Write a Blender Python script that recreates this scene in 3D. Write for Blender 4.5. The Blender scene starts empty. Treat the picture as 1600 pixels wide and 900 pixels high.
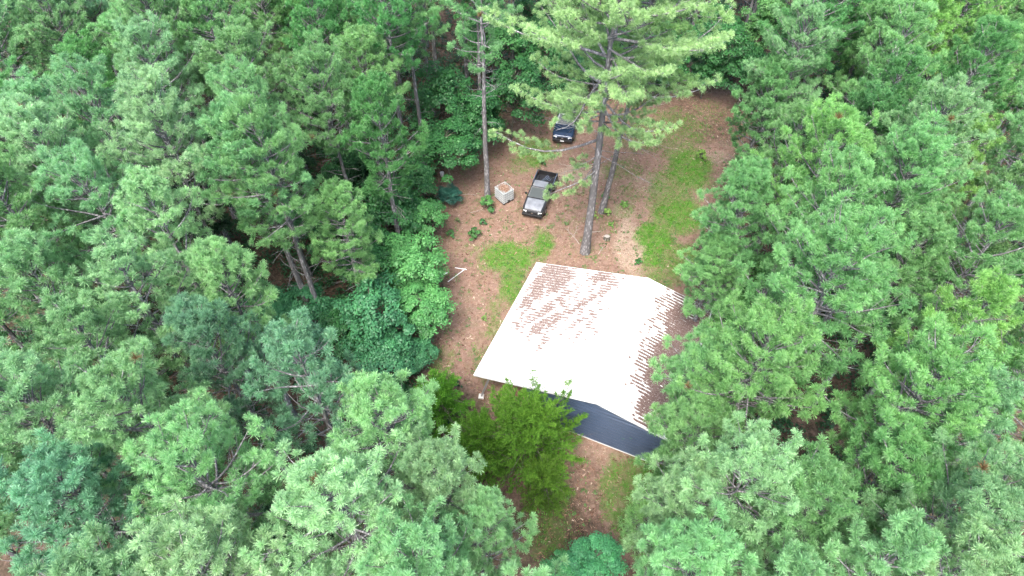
import bpy, bmesh, math, random
import numpy as np
from mathutils import Vector, Matrix

R = math.radians
scene = bpy.context.scene
COL = scene.collection

# ------------------------------------------------------------------ camera, sky, sun, exposure
CAM_H, PITCH, LENS = 38.0, 50.0, 24.0
cam_data = bpy.data.cameras.new('camera')
cam_data.lens, cam_data.sensor_width = LENS, 36.0
cam_data.clip_end = 3000
cam = bpy.data.objects.new('camera', cam_data)
cam.location = (0, 0, CAM_H)
cam.rotation_euler = (R(90 - PITCH), 0, 0)
COL.objects.link(cam)
scene.camera = cam

SUN_EL, SUN_AZ = 60.0, 198.0          # azimuth clockwise from +Y: the light comes from behind the camera, a bit left
world = bpy.data.worlds.new('World')
scene.world = world
world.use_nodes = True
wn = world.node_tree
sky = wn.nodes.new('ShaderNodeTexSky')
sky.sky_type = 'NISHITA'
sky.sun_disc = False
sky.sun_elevation = R(SUN_EL)
sky.sun_rotation = R(SUN_AZ)
sky.air_density = 1.0
sky.dust_density = 4.0
sky.ozone_density = 1.0
wn.links.new(sky.outputs[0], wn.nodes['Background'].inputs[0])
wn.nodes['Background'].inputs[1].default_value = 0.14

sl = bpy.data.lights.new('sun', 'SUN')
sl.energy = 1.5
sl.angle = R(25)
sl.color = (1.0, 0.97, 0.92)
sun = bpy.data.objects.new('sun', sl)
_d = Vector((math.sin(R(SUN_AZ)) * math.cos(R(SUN_EL)), math.cos(R(SUN_AZ)) * math.cos(R(SUN_EL)), math.sin(R(SUN_EL))))
sun.rotation_euler = _d.to_track_quat('Z', 'Y').to_euler()
sun.location = (0, 0, 80)
COL.objects.link(sun)

vs = scene.view_settings
vs.view_transform, vs.look, vs.gamma = 'Standard', 'None', 1
vs.use_curve_mapping = False
vs.exposure = 1.97
scene.cycles.max_bounces = 4
scene.cycles.diffuse_bounces = 2
scene.cycles.transmission_bounces = 4
scene.cycles.adaptive_threshold = 0.03
scene.cycles.transparent_max_bounces = 4
scene.cycles.use_denoising = True
scene.cycles.denoising_prefilter = 'NONE'

# ------------------------------------------------------------------ helpers
FPX = LENS / 36 * 1600
_th = R(PITCH)
FW = np.array([0, math.cos(_th), -math.sin(_th)])
UP = np.array([0, math.sin(_th), math.cos(_th)])


def at(u, v, h=0.0):
    """world point at height h seen at photo pixel (u, v)"""
    d = FW + np.array([1, 0, 0]) * (u - 800) / FPX - UP * (v - 450) / FPX
    p = np.array([0, 0, CAM_H]) + d * (h - CAM_H) / d[2]
    return float(p[0]), float(p[1]), h


def pix(p):
    d = np.asarray(p, float) - np.array([0, 0, CAM_H])
    z = d @ FW
    return 800 + FPX * d[0] / z, 450 - FPX * (d @ UP) / z


def empty(name, loc=(0, 0, 0), rz=0.0):
    o = bpy.data.objects.new(name, None)
    o.empty_display_size = 0.3
    COL.objects.link(o)
    o.location = loc
    o.rotation_euler = (0, 0, rz)
    return o


def tag(o, label, cat, group=None):
    o['label'], o['category'] = label, cat
    if group:
        o['group'] = group
    return o


def link(name, me, mat, parent=None):
    o = bpy.data.objects.new(name, me)
    if mat is not None and not me.materials:
        me.materials.append(mat)
    COL.objects.link(o)
    o.parent = parent
    return o


def np_mesh(name, V, F, smooth=False, tone=None):
    """V (n,3), F (m,k) with k constant"""
    V = np.ascontiguousarray(V, np.float32)
    F = np.ascontiguousarray(F, np.int32)
    m, k = F.shape
    me = bpy.data.meshes.new(name)
    me.vertices.add(len(V))
    me.vertices.foreach_set('co', V.ravel())
    me.loops.add(m * k)
    me.loops.foreach_set('vertex_index', F.ravel())
    me.polygons.add(m)
    me.polygons.foreach_set('loop_start', np.arange(0, m * k, k, dtype=np.int32))
    me.polygons.foreach_set('loop_total', np.full(m, k, np.int32))
    if smooth:
        me.polygons.foreach_set('use_smooth', np.ones(m, bool))
    if tone is not None:
        a = me.attributes.new('tone', 'FLOAT', 'POINT')
        a.data.foreach_set('value', np.ascontiguousarray(tone, np.float32))
    me.update(calc_edges=True)
    return me


class MB:
    """small mesh collector"""
    def __init__(self):
        self.bm = bmesh.new()

    def box(self, c, s, rz=0.0, bev=0.0, rot=None):
        M = Matrix.Translation(c) @ (rot.to_4x4() if rot is not None else Matrix.Rotation(rz, 4, 'Z')) @ Matrix.Diagonal((s[0], s[1], s[2], 1))
        g = bmesh.ops.create_cube(self.bm, size=1.0, matrix=M)
        if bev:
            es = list({e for v in g['verts'] for e in v.link_edges})
            bmesh.ops.bevel(self.bm, geom=es, offset=bev, segments=2, affect='EDGES', profile=0.6)
        return self

    def tube(self, p, q, r0, r1=None, n=8):
        p, q = Vector(p), Vector(q)
        r1 = r0 if r1 is None else r1
        M = Matrix.Translation((p + q) / 2) @ (q - p).to_track_quat('Z', 'Y').to_matrix().to_4x4()
        bmesh.ops.create_cone(self.bm, cap_ends=True, segments=n, radius1=r0, radius2=r1, depth=(q - p).length, matrix=M)
        return self

    def ring(self, rings, cap=True, closed=True):
        """loft a list of rings with equal counts"""
        vs_ = [[self.bm.verts.new(p) for p in r] for r in rings]
        n = len(vs_[0])
        for a, b in zip(vs_, vs_[1:]):
            for i in range(n if closed else n - 1):
                j = (i + 1) % n
                self.bm.faces.new((a[i], a[j], b[j], b[i]))
        if cap:
            self.bm.faces.new(list(reversed(vs_[0])))
            self.bm.faces.new(vs_[-1])
        return self

    def poly(self, pts):
        self.bm.faces.new([self.bm.verts.new(p) for p in pts])
        return self

    def build(self, name, mat, parent=None, smooth=False, bev=0.0):
        if bev:
            bmesh.ops.bevel(self.bm, geom=list(self.bm.edges), offset=bev, segments=2, affect='EDGES', profile=0.6)
        bmesh.ops.recalc_face_normals(self.bm, faces=self.bm.faces)
        me = bpy.data.meshes.new(name)
        self.bm.to_mesh(me)
        self.bm.free()
        if smooth:
            for p in me.polygons:
                p.use_smooth = True
        return link(name, me, mat, parent)


# ------------------------------------------------------------------ materials
def nm(name):
    m = bpy.data.materials.new(name)
    m.use_nodes = True
    nt = m.node_tree
    return m, nt, nt.nodes['Principled BSDF']


def node(nt, typ, **kw):
    n = nt.nodes.new(typ)
    for k, v in kw.items():
        if k in n.inputs:
            n.inputs[k].default_value = v
        else:
            setattr(n, k, v)
    return n


def paint(name, col, rough=0.5, metal=0.0, var=0.12, scale=6.0, spec=0.5, bump=0.0):
    """a base colour with uneven wear"""
    m, nt, b = nm(name)
    tc = node(nt, 'ShaderNodeTexCoord')
    no = node(nt, 'ShaderNodeTexNoise', Scale=scale, Detail=6.0, Roughness=0.65)
    nt.links.new(tc.outputs['Object'], no.inputs['Vector'])
    rp = node(nt, 'ShaderNodeValToRGB')
    rp.color_ramp.elements[0].position, rp.color_ramp.elements[1].position = 0.3, 0.7
    rp.color_ramp.elements[0].color = (*[c * (1 - var) for c in col], 1)
    rp.color_ramp.elements[1].color = (*[min(1, c * (1 + var)) for c in col], 1)
    nt.links.new(no.outputs['Fac'], rp.inputs['Fac'])
    nt.links.new(rp.outputs['Color'], b.inputs['Base Color'])
    b.inputs['Roughness'].default_value = rough
    b.inputs['Metallic'].default_value = metal
    b.inputs['Specular IOR Level'].default_value = spec
    if bump:
        bp = node(nt, 'ShaderNodeBump', Strength=bump, Distance=0.02)
        nt.links.new(no.outputs['Fac'], bp.inputs['Height'])
        nt.links.new(bp.outputs['Normal'], b.inputs['Normal'])
    return m


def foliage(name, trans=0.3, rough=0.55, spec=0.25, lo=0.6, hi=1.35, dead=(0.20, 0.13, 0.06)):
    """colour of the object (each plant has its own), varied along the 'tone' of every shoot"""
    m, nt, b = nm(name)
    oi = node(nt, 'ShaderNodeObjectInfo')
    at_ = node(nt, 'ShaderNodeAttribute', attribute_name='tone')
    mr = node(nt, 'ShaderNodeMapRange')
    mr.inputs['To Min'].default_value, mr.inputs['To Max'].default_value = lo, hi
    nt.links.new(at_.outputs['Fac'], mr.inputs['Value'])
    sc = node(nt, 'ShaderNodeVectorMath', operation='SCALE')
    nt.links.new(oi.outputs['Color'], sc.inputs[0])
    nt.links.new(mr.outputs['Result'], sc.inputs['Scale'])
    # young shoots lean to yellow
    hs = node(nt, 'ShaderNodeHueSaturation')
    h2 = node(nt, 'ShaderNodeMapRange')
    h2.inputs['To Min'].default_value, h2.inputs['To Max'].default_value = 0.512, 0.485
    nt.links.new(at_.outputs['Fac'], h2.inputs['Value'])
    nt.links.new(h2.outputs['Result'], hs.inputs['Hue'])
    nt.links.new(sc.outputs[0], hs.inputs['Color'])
    # tone above 1: dead, brown
    gt = node(nt, 'ShaderNodeMath', operation='GREATER_THAN')
    gt.inputs[1].default_value = 1.05
    nt.links.new(at_.outputs['Fac'], gt.inputs[0])
    mx = node(nt, 'ShaderNodeMix', data_type='RGBA')
    nt.links.new(gt.outputs[0], mx.inputs[0])
    nt.links.new(hs.outputs['Color'], mx.inputs[6])
    mx.inputs[7].default_value = (*dead, 1)
    nt.links.new(mx.outputs[2], b.inputs['Base Color'])
    b.inputs['Roughness'].default_value = rough
    b.inputs['Specular IOR Level'].default_value = spec
    tr = node(nt, 'ShaderNodeBsdfTranslucent')
    nt.links.new(mx.outputs[2], tr.inputs['Color'])
    ms = node(nt, 'ShaderNodeMixShader')
    ms.inputs[0].default_value = trans
    nt.links.new(b.outputs[0], ms.inputs[1])
    nt.links.new(tr.outputs[0], ms.inputs[2])
    nt.links.new(ms.outputs[0], nt.nodes['Material Output'].inputs['Surface'])
    return m


def bark_mat(name, c0, c1, scale=9.0):
    m, nt, b = nm(name)
    tc = node(nt, 'ShaderNodeTexCoord')
    mp = node(nt, 'ShaderNodeMapping')
    mp.inputs['Scale'].default_value = (1, 1, 0.3)
    nt.links.new(tc.outputs['Object'], mp.inputs['Vector'])
    vo = node(nt, 'ShaderNodeTexVoronoi', Scale=scale)
    no = node(nt, 'ShaderNodeTexNoise', Scale=3.0, Detail=5.0)
    nt.links.new(mp.outputs[0], vo.inputs['Vector'])
    nt.links.new(mp.outputs[0], no.inputs['Vector'])
    ad = node(nt, 'ShaderNodeMath', operation='ADD')
    nt.links.new(vo.outputs['Distance'], ad.inputs[0])
    nt.links.new(no.outputs['Fac'], ad.inputs[1])
    rp = node(nt, 'ShaderNodeValToRGB')
    rp.color_ramp.elements[0].position, rp.color_ramp.elements[1].position = 0.55, 1.1
    rp.color_ramp.elements[0].color, rp.color_ramp.elements[1].color = (*c1, 1), (*c0, 1)
    nt.links.new(ad.outputs[0], rp.inputs['Fac'])
    nt.links.new(rp.outputs['Color'], b.inputs['Base Color'])
    b.inputs['Roughness'].default_value = 0.95
    b.inputs['Specular IOR Level'].default_value = 0.1
    bp = node(nt, 'ShaderNodeBump', Strength=0.6, Distance=0.03)
    nt.links.new(ad.outputs[0], bp.inputs['Height'])
    nt.links.new(bp.outputs['Normal'], b.inputs['Normal'])
    return m


def litter_mat(name, stops, rough=0.9):
    m, nt, b = nm(name)
    at_ = node(nt, 'ShaderNodeAttribute', attribute_name='tone')
    rp = node(nt, 'ShaderNodeValToRGB')
    el = rp.color_ramp.elements
    el[0].position, el[0].color = stops[0][0], (*stops[0][1], 1)
    el[1].position, el[1].color = stops[-1][0], (*stops[-1][1], 1)
    for p, c in stops[1:-1]:
        e = el.new(p)
        e.color = (*c, 1)
    nt.links.new(at_.outputs['Fac'], rp.inputs['Fac'])
    nt.links.new(rp.outputs['Color'], b.inputs['Base Color'])
    b.inputs['Roughness'].default_value = rough
    b.inputs['Specular IOR Level'].default_value = 0.15
    return m


M_NEEDLE = foliage('pine_needles', trans=0.38, rough=0.38, spec=0.5)
M_LEAF = foliage('broad_leaves', trans=0.28, rough=0.45, spec=0.4, lo=0.55, hi=1.4)
M_CEDAR = foliage('cedar_sprays', trans=0.25, rough=0.6, spec=0.2, lo=0.5, hi=1.4)
M_BARK = bark_mat('pine_bark', (0.15, 0.145, 0.15), (0.40, 0.39, 0.405))
M_BARK2 = bark_mat('grey_bark', (0.10, 0.09, 0.075), (0.25, 0.23, 0.20))
M_TWIG = paint('bleached_twigs', (0.40, 0.36, 0.32), 0.9)
M_STRAW = litter_mat('pine_straw', [(0.0, (0.09, 0.045, 0.03)), (0.4, (0.20, 0.11, 0.076)), (0.75, (0.30, 0.195, 0.14)), (1.0, (0.46, 0.37, 0.29))])
M_ROOFSTRAW = litter_mat('roof_straw', [(0.0, (0.085, 0.054, 0.046)), (0.5, (0.15, 0.10, 0.088)), (1.0, (0.27, 0.215, 0.20))])
M_GRASS = litter_mat('grass_blades', [(0.0, (0.035, 0.12, 0.014)), (0.55, (0.066, 0.25, 0.02)), (0.85, (0.13, 0.33, 0.04)), (1.0, (0.30, 0.27, 0.12))], 0.6)

# ------------------------------------------------------------------ ground
rng = np.random.default_rng(7)
# patches of turf (u, v, radius x, radius y, strength): placed once, in metres on the ground
TURF = [(792, 402, 1.9, 1.5, 1.0), (848, 384, .7, 1.6, 1.0), (800, 440, 1.0, 2.0, .95), (775, 520, .6, 3.2, .6), (758, 566, .8, 1.4, .6),
        (835, 238, 1.5, 1.7, .9), (815, 258, 1.2, 1.2, .5), (1055, 205, 2.6, 2.8, .55), (1012, 212, 2.2, 2.2, .6), (1075, 262, 1.8, 2.6, 1.0),
        (1045, 300, 1.6, 2.6, .75), (1062, 335, 2.0, 1.9, 1.0), (1024, 372, 1.3, 1.7, 1.05), (1020, 400, 1.0, 1.4, 1.0), (955, 268, .7, 1.3, .6),
        (985, 262, 1.2, 1.2, .45), (975, 330, .9, .9, .5), (985, 300, 1.0, 1.2, .4), (868, 765, .7, 1.5, .6), (968, 775, .9, 2.4, .8), (855, 830, 1.4, 1.6, .55),
        (1010, 745, 1.6, 1.0, .9), (690, 560, .8, 1.0, .5), (1060, 405, 1.6, 1.6, .8), (1040, 430, 1.5, 1.2, .7), (1110, 175, 1.5, 1.5, .3),
        (740, 395, .8, .7, .35), (900, 345, .9, .6, .35), (945, 345, .7, 1.2, .35), (930, 395, 1.0, .8, .25), (890, 720, .8, .8, .4), (690, 480, .5, .6, .3)]
PALE = [(902, 272, 2.2, .9, .9), (880, 300, 1.2, .8, .3), (1012, 288, 1.4, 1.4, .6), (1000, 330, 1.0, 1.4, .4), (985, 385, 1.0, 3.0, 1.1), (978, 342, .8, 1.8, .8), (1112, 245, 1.4, .9, .7),
        (1140, 225, 1.0, .8, .5), (915, 700, 1.2, .7, .5), (945, 715, 1.0, .5, .4), (905, 780, .6, 2.0, .3), (720, 480, .9, 1.5, .35), (740, 500, .7, 1.8, .35), (765, 370, 1.0, .7, .25), (1080, 285, .9, .9, .4)]
DARK = [(1090, 185, 2.6, 3.2, .6), (1130, 200, 1.5, 2.2, .7), (860, 850, 2.8, 3.0, 1.0), (905, 850, 1.6, 1.6, .8), (840, 770, 1.2, 1.6, .6), (905, 770, 1.4, 2.0, .4), (850, 430, 4.0, 1.0, .2)]  # far right is dark dirt; bottom-centre spots paint canopy shade into the ground


def blobs(L):
    out = []
    for u, v, rx, ry, w in L:
        x, y, _ = at(u, v)
        out.append((x, y, rx, ry, w))
    return out


TURF, PALE, DARK = blobs(TURF), blobs(PALE), blobs(DARK)


def wob(x, y, s, ph):
    return (np.sin(x * 1.7 * s + ph) * np.cos(y * 1.3 * s - ph * 2) + .6 * np.sin(x * 3.9 * s - y * 2.7 * s + ph * 3) + .4 * np.cos(y * 6.1 * s + x * 4.3 * s + ph)) / 2


def field(L, x, y, ph=0.0):
    f = np.zeros_like(x)
    xx = x + .45 * wob(x, y, .9, ph)
    yy = y + .45 * wob(y, x, .9, ph + 1)
    for cx, cy, rx, ry, w in L:
        d = ((xx - cx) / rx) ** 2 + ((yy - cy) / ry) ** 2
        f = np.maximum(f, w * np.clip(1.5 - d * .75, 0, 1))
    return f


CLEAR = [at(*p)[:2] for p in [(672, 560), (700, 450), (690, 350), (688, 280), (720, 240), (790, 195), (870, 150), (960, 135), (1150, 138), (1165, 230), (1110, 330), (1060, 420), (1120, 500), (1080, 660), (1020, 760), (970, 860), (840, 890), (820, 790), (750, 620)]]


def inside(poly, x, y):
    c = np.zeros(np.shape(x), bool)
    n = len(poly)
    for i in range(n):
        (x0, y0), (x1, y1) = poly[i], poly[(i + 1) % n]
        cond = ((y0 > y) != (y1 > y))
        t = (x1 - x0) * (y - y0) / ((y1 - y0) if y1 != y0 else 1e-9) + x0
        c ^= cond & (x < t)
    return c


def edge_dist(poly, x, y):
    d = np.full(np.shape(x), 1e9)
    n = len(poly)
    for i in range(n):
        (x0, y0), (x1, y1) = poly[i], poly[(i + 1) % n]
        dx, dy = x1 - x0, y1 - y0
        t = np.clip(((x - x0) * dx + (y - y0) * dy) / (dx * dx + dy * dy), 0, 1)
        d = np.minimum(d, np.hypot(x - x0 - t * dx, y - y0 - t * dy))
    return d


def relief(x, y):
    return .035 * wob(x, y, .35, .4) + .015 * wob(x, y, 1.1, 2.0)


def make_ground():
    fx = np.arange(-40, 40.01, .4)
    fy = np.arange(4, 82.01, .4)
    ex = np.array([-900, -400, -200, -120, -80, -60, -48])
    xs = np.concatenate([ex, fx, -ex[::-1]])
    ys = np.concatenate([[-700, -300, -120, -50, -20, -6], fy, [88, 100, 125, 170, 260, 500, 1200]])
    X, Y = np.meshgrid(xs, ys)
    x, y = X.ravel(), Y.ravel()
    far = (np.abs(x) > 41) | (y < 3) | (y > 83)
    z = np.where(far, 0, relief(x, y))
    V = np.stack([x, y, z], 1)
    nx, ny = len(xs), len(ys)
    i = (np.arange(ny - 1)[:, None] * nx + np.arange(nx - 1)[None]).ravel()
    me = np_mesh('ground', V, np.stack([i, i + 1, i + 1 + nx, i + nx], 1), smooth=True)
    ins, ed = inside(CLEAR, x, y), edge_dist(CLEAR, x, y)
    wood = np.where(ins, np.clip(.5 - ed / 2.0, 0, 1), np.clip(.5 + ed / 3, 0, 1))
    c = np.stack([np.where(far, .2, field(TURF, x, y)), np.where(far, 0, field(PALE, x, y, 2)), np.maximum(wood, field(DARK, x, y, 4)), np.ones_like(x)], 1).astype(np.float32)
    a = me.attributes.new('cover', 'FLOAT_COLOR', 'POINT')
    a.data.foreach_set('color', c.ravel())
    m, nt, b = nm('forest_ground')
    atn = node(nt, 'ShaderNodeAttribute', attribute_name='cover')
    sp = node(nt, 'ShaderNodeSeparateColor')
    nt.links.new(atn.outputs['Color'], sp.inputs[0])
    tc = node(nt, 'ShaderNodeTexCoord')

    def noise(scale, detail=8.0, rough=.7):
        n = node(nt, 'ShaderNodeTexNoise', Scale=scale, Detail=detail, Roughness=rough)
        nt.links.new(tc.outputs['Object'], n.inputs['Vector'])
        return n

    def ramp(src, stops):
        r = node(nt, 'ShaderNodeValToRGB')
        el = r.color_ramp.elements
        el[0].position, el[0].color = stops[0][0], (*stops[0][1], 1)
        el[1].position, el[1].color = stops[-1][0], (*stops[-1][1], 1)
        for p, cc in stops[1:-1]:
            e = el.new(p)
            e.color = (*cc, 1)
        nt.links.new(src, r.inputs[0])
        return r.outputs[0]

    def mix(f, a_, b_):
        mx = node(nt, 'ShaderNodeMix', data_type='RGBA')
        nt.links.new(f, mx.inputs[0])
        nt.links.new(a_, mx.inputs[6])
        nt.links.new(b_, mx.inputs[7])
        return mx.outputs[2]

    def broken(chan, ns, gain, off):
        """cover channel broken up by noise"""
        a1 = node(nt, 'ShaderNodeMath', operation='MULTIPLY_ADD')
        nt.links.new(ns.outputs['Fac'], a1.inputs[0])
        a1.inputs[1].default_value, a1.inputs[2].default_value = 2.4, off - .4
        a2 = node(nt, 'ShaderNodeMath', operation='ADD')
        nt.links.new(a1.outputs[0], a2.inputs[0])
        nt.links.new(sp.outputs[chan], a2.inputs[1])
        mr = node(nt, 'ShaderNodeMapRange')
        mr.inputs['From Min'].default_value, mr.inputs['From Max'].default_value = .5 - gain, .5 + gain
        nt.links.new(a2.outputs[0], mr.inputs['Value'])
        return mr.outputs[0]
    n_big, n_mid, n_fine, n_grs = noise(.5, 5), noise(2.3, 8), noise(4.5, 12, .85), noise(1.7, 12, .8)
    straw = mix(n_big.outputs['Fac'],
                ramp(n_fine.outputs['Fac'], [(.3, (.125, .076, .057)), (.5, (.225, .142, .110)), (.72, (.33, .23, .185))]),
                ramp(n_fine.outputs['Fac'], [(.3, (.15, .096, .072)), (.5, (.26, .175, .14)), (.72, (.39, .29, .24))]))
    pale = ramp(n_fine.outputs['Fac'], [(.3, (.19, .135, .10)), (.5, (.30, .228, .175)), (.7, (.42, .335, .27))])
    turf = ramp(n_fine.outputs['Fac'], [(.3, (.04, .08, .014)), (.5, (.058, .175, .02)), (.72, (.115, .205, .045))])
    humus_shade = ramp(n_fine.outputs['Fac'], [(.3, (.03, .024, .018)), (.5, (.06, .046, .032)), (.72, (.12, .09, .065))])  # decayed forest floor, also the colour of the painted canopy shade
    turf = mix(ramp(n_mid.outputs['Fac'], [(.5, (0, 0, 0)), (.7, (1, 1, 1))]), turf, ramp(n_fine.outputs['Fac'], [(.3, (.05, .06, .018)), (.5, (.11, .125, .035)), (.72, (.22, .20, .09))]))
    n_ol = noise(1.1, 6, .75)
    olive = ramp(n_fine.outputs['Fac'], [(.3, (.07, .065, .03)), (.5, (.15, .135, .07)), (.72, (.27, .235, .14))])
    straw = mix(ramp(n_ol.outputs['Fac'], [(.50, (0, 0, 0)), (.66, (.65, .65, .65))]), straw, olive)
    dk = ramp(n_fine.outputs['Fac'], [(.3, (.06, .036, .027)), (.5, (.12, .075, .056)), (.72, (.2, .135, .105))])
    n_dk = noise(1.9, 9, .8)
    straw = mix(ramp(n_dk.outputs['Fac'], [(.52, (0, 0, 0)), (.66, (.8, .8, .8))]), straw, dk)
    c1 = mix(broken(1, n_mid, .35, -.95), straw, pale)
    c2 = mix(broken(2, n_mid, .6, -.85), c1, humus_shade)
    c3 = mix(broken(0, n_grs, .45, -1.02), c2, turf)
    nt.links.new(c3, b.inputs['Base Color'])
    b.inputs['Roughness'].default_value = 1.0
    b.inputs['Specular IOR Level'].default_value = .05
    bp = node(nt, 'ShaderNodeBump', Strength=.8, Distance=.05)
    nt.links.new(n_fine.outputs['Fac'], bp.inputs['Height'])
    nt.links.new(bp.outputs['Normal'], b.inputs['Normal'])
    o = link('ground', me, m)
    o['kind'] = 'structure'
    return o


make_ground()


def blades(n, weight, hmin, hmax, name, mat, label, cat, width=.02, flat=False, tone_w=None):
    """uncountable small ground cover inside the clearing"""
    xs = np.array([p[0] for p in CLEAR]); ys = np.array([p[1] for p in CLEAR])
    x = rng.uniform(xs.min() - 2, xs.max() + 2, n * 6)
    y = rng.uniform(ys.min() - 1, ys.max() + 2, n * 6)
    w = weight(x, y)
    k = rng.random(len(x)) < w
    x, y, w = x[k][:n], y[k][:n], w[k][:n]
    n = len(x)
    z = relief(x, y)
    a = rng.uniform(0, 2 * np.pi, n)
    h = rng.uniform(hmin, hmax, n)
    d = np.stack([np.cos(a), np.sin(a), np.zeros(n)], 1)
    s = np.stack([-np.sin(a), np.cos(a), np.zeros(n)], 1) * width * rng.uniform(.6, 1.4, n)[:, None]
    P = np.stack([x, y, z], 1)
    if flat:
        tip = P + d * h[:, None] + np.array([0, 0, 1]) * rng.uniform(.005, .04, n)[:, None]
        P = P + np.array([0, 0, 1]) * rng.uniform(.004, .02, n)[:, None]
    else:
        tip = P + d * (h * rng.uniform(.2, .9, n))[:, None] + np.array([0, 0, 1]) * h[:, None]
    V = np.stack([P - s, P + s, tip], 1).reshape(-1, 3)
    t = np.clip(rng.normal(.5, .22, n) + (0 if tone_w is None else tone_w(x, y)), 0, 1)
    me = np_mesh(name, V, np.arange(3 * n).reshape(-1, 3), tone=np.repeat(t, 3))
    o = link(name, me, mat)
    tag(o, label, cat)
    o['kind'] = 'stuff'
    return o


def in_clear(x, y):
    return inside(CLEAR, x, y)


SHED_Y = lambda x, y: (x > -2) & (x < 12) & (y > 20) & (y < 32)


def patchy(x, y, s, ph):
    return np.clip(.5 + 1.1 * wob(x, y, s, ph), 0, 1)


blades(110000, lambda x, y: np.clip(field(TURF, x, y) * (.08 + .92 * patchy(x, y, 1.6, .7) * patchy(x, y, 3.7, 2.7)) + .015 * in_clear(x, y), 0, 1), .04, .15, 'grass', M_GRASS,
       'short bright green grass in patches over the clearing', 'grass', width=.018)
blades(60000, lambda x, y: in_clear(x, y) * (.25 + .6 * patchy(x, y, 2.2, 3)) * (1 - .8 * field(TURF, x, y)), .06, .22, 'pine_straw', M_STRAW,
       'reddish brown pine straw littering the bare ground', 'pine straw', width=.012, flat=True,
       tone_w=lambda x, y: .35 * field(PALE, x, y, 2) - .15 * field(DARK, x, y, 4))  # straw also darkens where DARK holds dirt and painted canopy shade

blades(3800, lambda x, y: in_clear(x, y) * (.2 + .8 * patchy(x, y, 1.3, 6)) * (1 - .7 * field(TURF, x, y)), .08, .30, 'bark_litter', M_STRAW,
       'scattered bark flakes and dead leaves on the clearing floor', 'litter', width=.05, flat=True, tone_w=lambda x, y: rng.choice([-.4, -.1, .22], len(x)))
# ------------------------------------------------------------------ the pole barn
SX, SY, SROT = -2.271, 22.776, -0.415
SL, SW1, SW2, SZL, SS = 10.04, 7.70, 4.35, 2.63, 0.25
SZR = SZL + SW1 * SS
SZE = SZR - SW2 * SS
SW = SW1 + SW2
M_ROOF = paint('white_roof_paint', (0.80, 0.80, 0.79), .38, 0, .05, 1.3)
M_TRIM = paint('white_trim', (0.80, 0.80, 0.80), .45, 0, .06, 4)
M_WALL = paint('charcoal_blue_siding', (0.042, 0.062, 0.105), .30, .0, .15, 1.2, spec=.6)
M_STEEL = paint('galvanised_steel', (0.52, 0.53, 0.56), .4, .7, .15, 8)
M_WOOD = paint('aged_timber', (0.22, 0.16, 0.11), .85, 0, .3, 5)
M_CONC = paint('pale_concrete', (0.62, 0.60, 0.57), .9, 0, .12, 9)

barn = tag(empty('pole_barn', (SX, SY, 0), SROT), 'open pole barn with white ribbed metal roof and charcoal gable wall', 'barn')


def roof_z(x):
    return SZL + SS * x if x <= SW1 else SZR - SS * (x - SW1)


def panel_mesh(name, x0, x1, n=11):
    w = SL / n
    p = w / 4
    prof = []
    for k in range(4):
        o = k * p
        prof += [(o, 0), (o + .018, .026), (o + .048, .026), (o + .066, 0), (o + .13, .002)]
    prof.append((w, 0))
    rows = np.linspace(x0, x1, 5)
    V = [(x, y, roof_z(x) + z) for x in rows for (y, z) in prof]
    m = len(prof)
    F = [(r * m + i, r * m + i + 1, (r + 1) * m + i + 1, (r + 1) * m + i) for r in range(len(rows) - 1) for i in range(m - 1)]
    return np_mesh(name, np.array(V), np.array(F))


mb = MB()
for k in range(5):
    yy = .12 + k * (SL - .24) / 4
    for (xa, xb) in ((.05, SW1), (SW1, SW - .05)):
        za, zb = roof_z(xa) - .16, roof_z(xb) - .16
        d = Vector((xb - xa, 0, zb - za))
        mb.box(((xa + xb) / 2, yy, (za + zb) / 2), (d.length, .06, .18), rot=d.to_track_quat('X', 'Z').to_matrix())
frame = mb.build('roof_frame', M_WOOD, barn)
for (xa, xb) in ((0, SW1 - .005), (SW1 + .005, SW)):
    me = panel_mesh('roof_panel', xa, xb)
    for i in range(11):
        o = link('roof_panel', me, M_ROOF, frame)
        o.location = (0, i * SL / 11, .003 * (i % 2))
mb = MB()
for (a, b) in ((-.17, 0), (0, .17)):
    za, zb = .045 - abs(a) * SS, .045 - abs(b) * SS
    mb.poly([(SW1 + a, -.02, SZR + za), (SW1 + b, -.02, SZR + zb), (SW1 + b, SL + .02, SZR + zb), (SW1 + a, SL + .02, SZR + za)])
mb.build('ridge_cap', M_ROOF, frame)


def rake(y):
    for (xa, xb) in ((-.03, SW1), (SW1, SW + .03)):
        m = MB()
        m.poly([(xa, y, roof_z(xa) + .022), (xb, y, roof_z(xb) + .022), (xb, y, roof_z(xb) - .11), (xa, y, roof_z(xa) - .11)])
        ob = m.build('rake_trim', M_TRIM, frame)
        ob.modifiers.new('thick', 'SOLIDIFY').thickness = .025


rake(-.03)
rake(SL + .03)
for x, z in ((-.04, SZL), (SW + .05, SZE)):
    MB().box((x, SL / 2, z - .06), (.07, SL + .1, .13), bev=.01).build('eave_gutter', M_TRIM, frame)

# gable wall of horizontally ribbed sheets
WX0, WX1, WY = SW1 - SW2, SW - .06, .14


def wall_x(z):
    zz = z + .06
    return max(WX0, (zz - SZL) / SS), min(WX1, SW1 + (SZR - zz) / SS)


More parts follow.
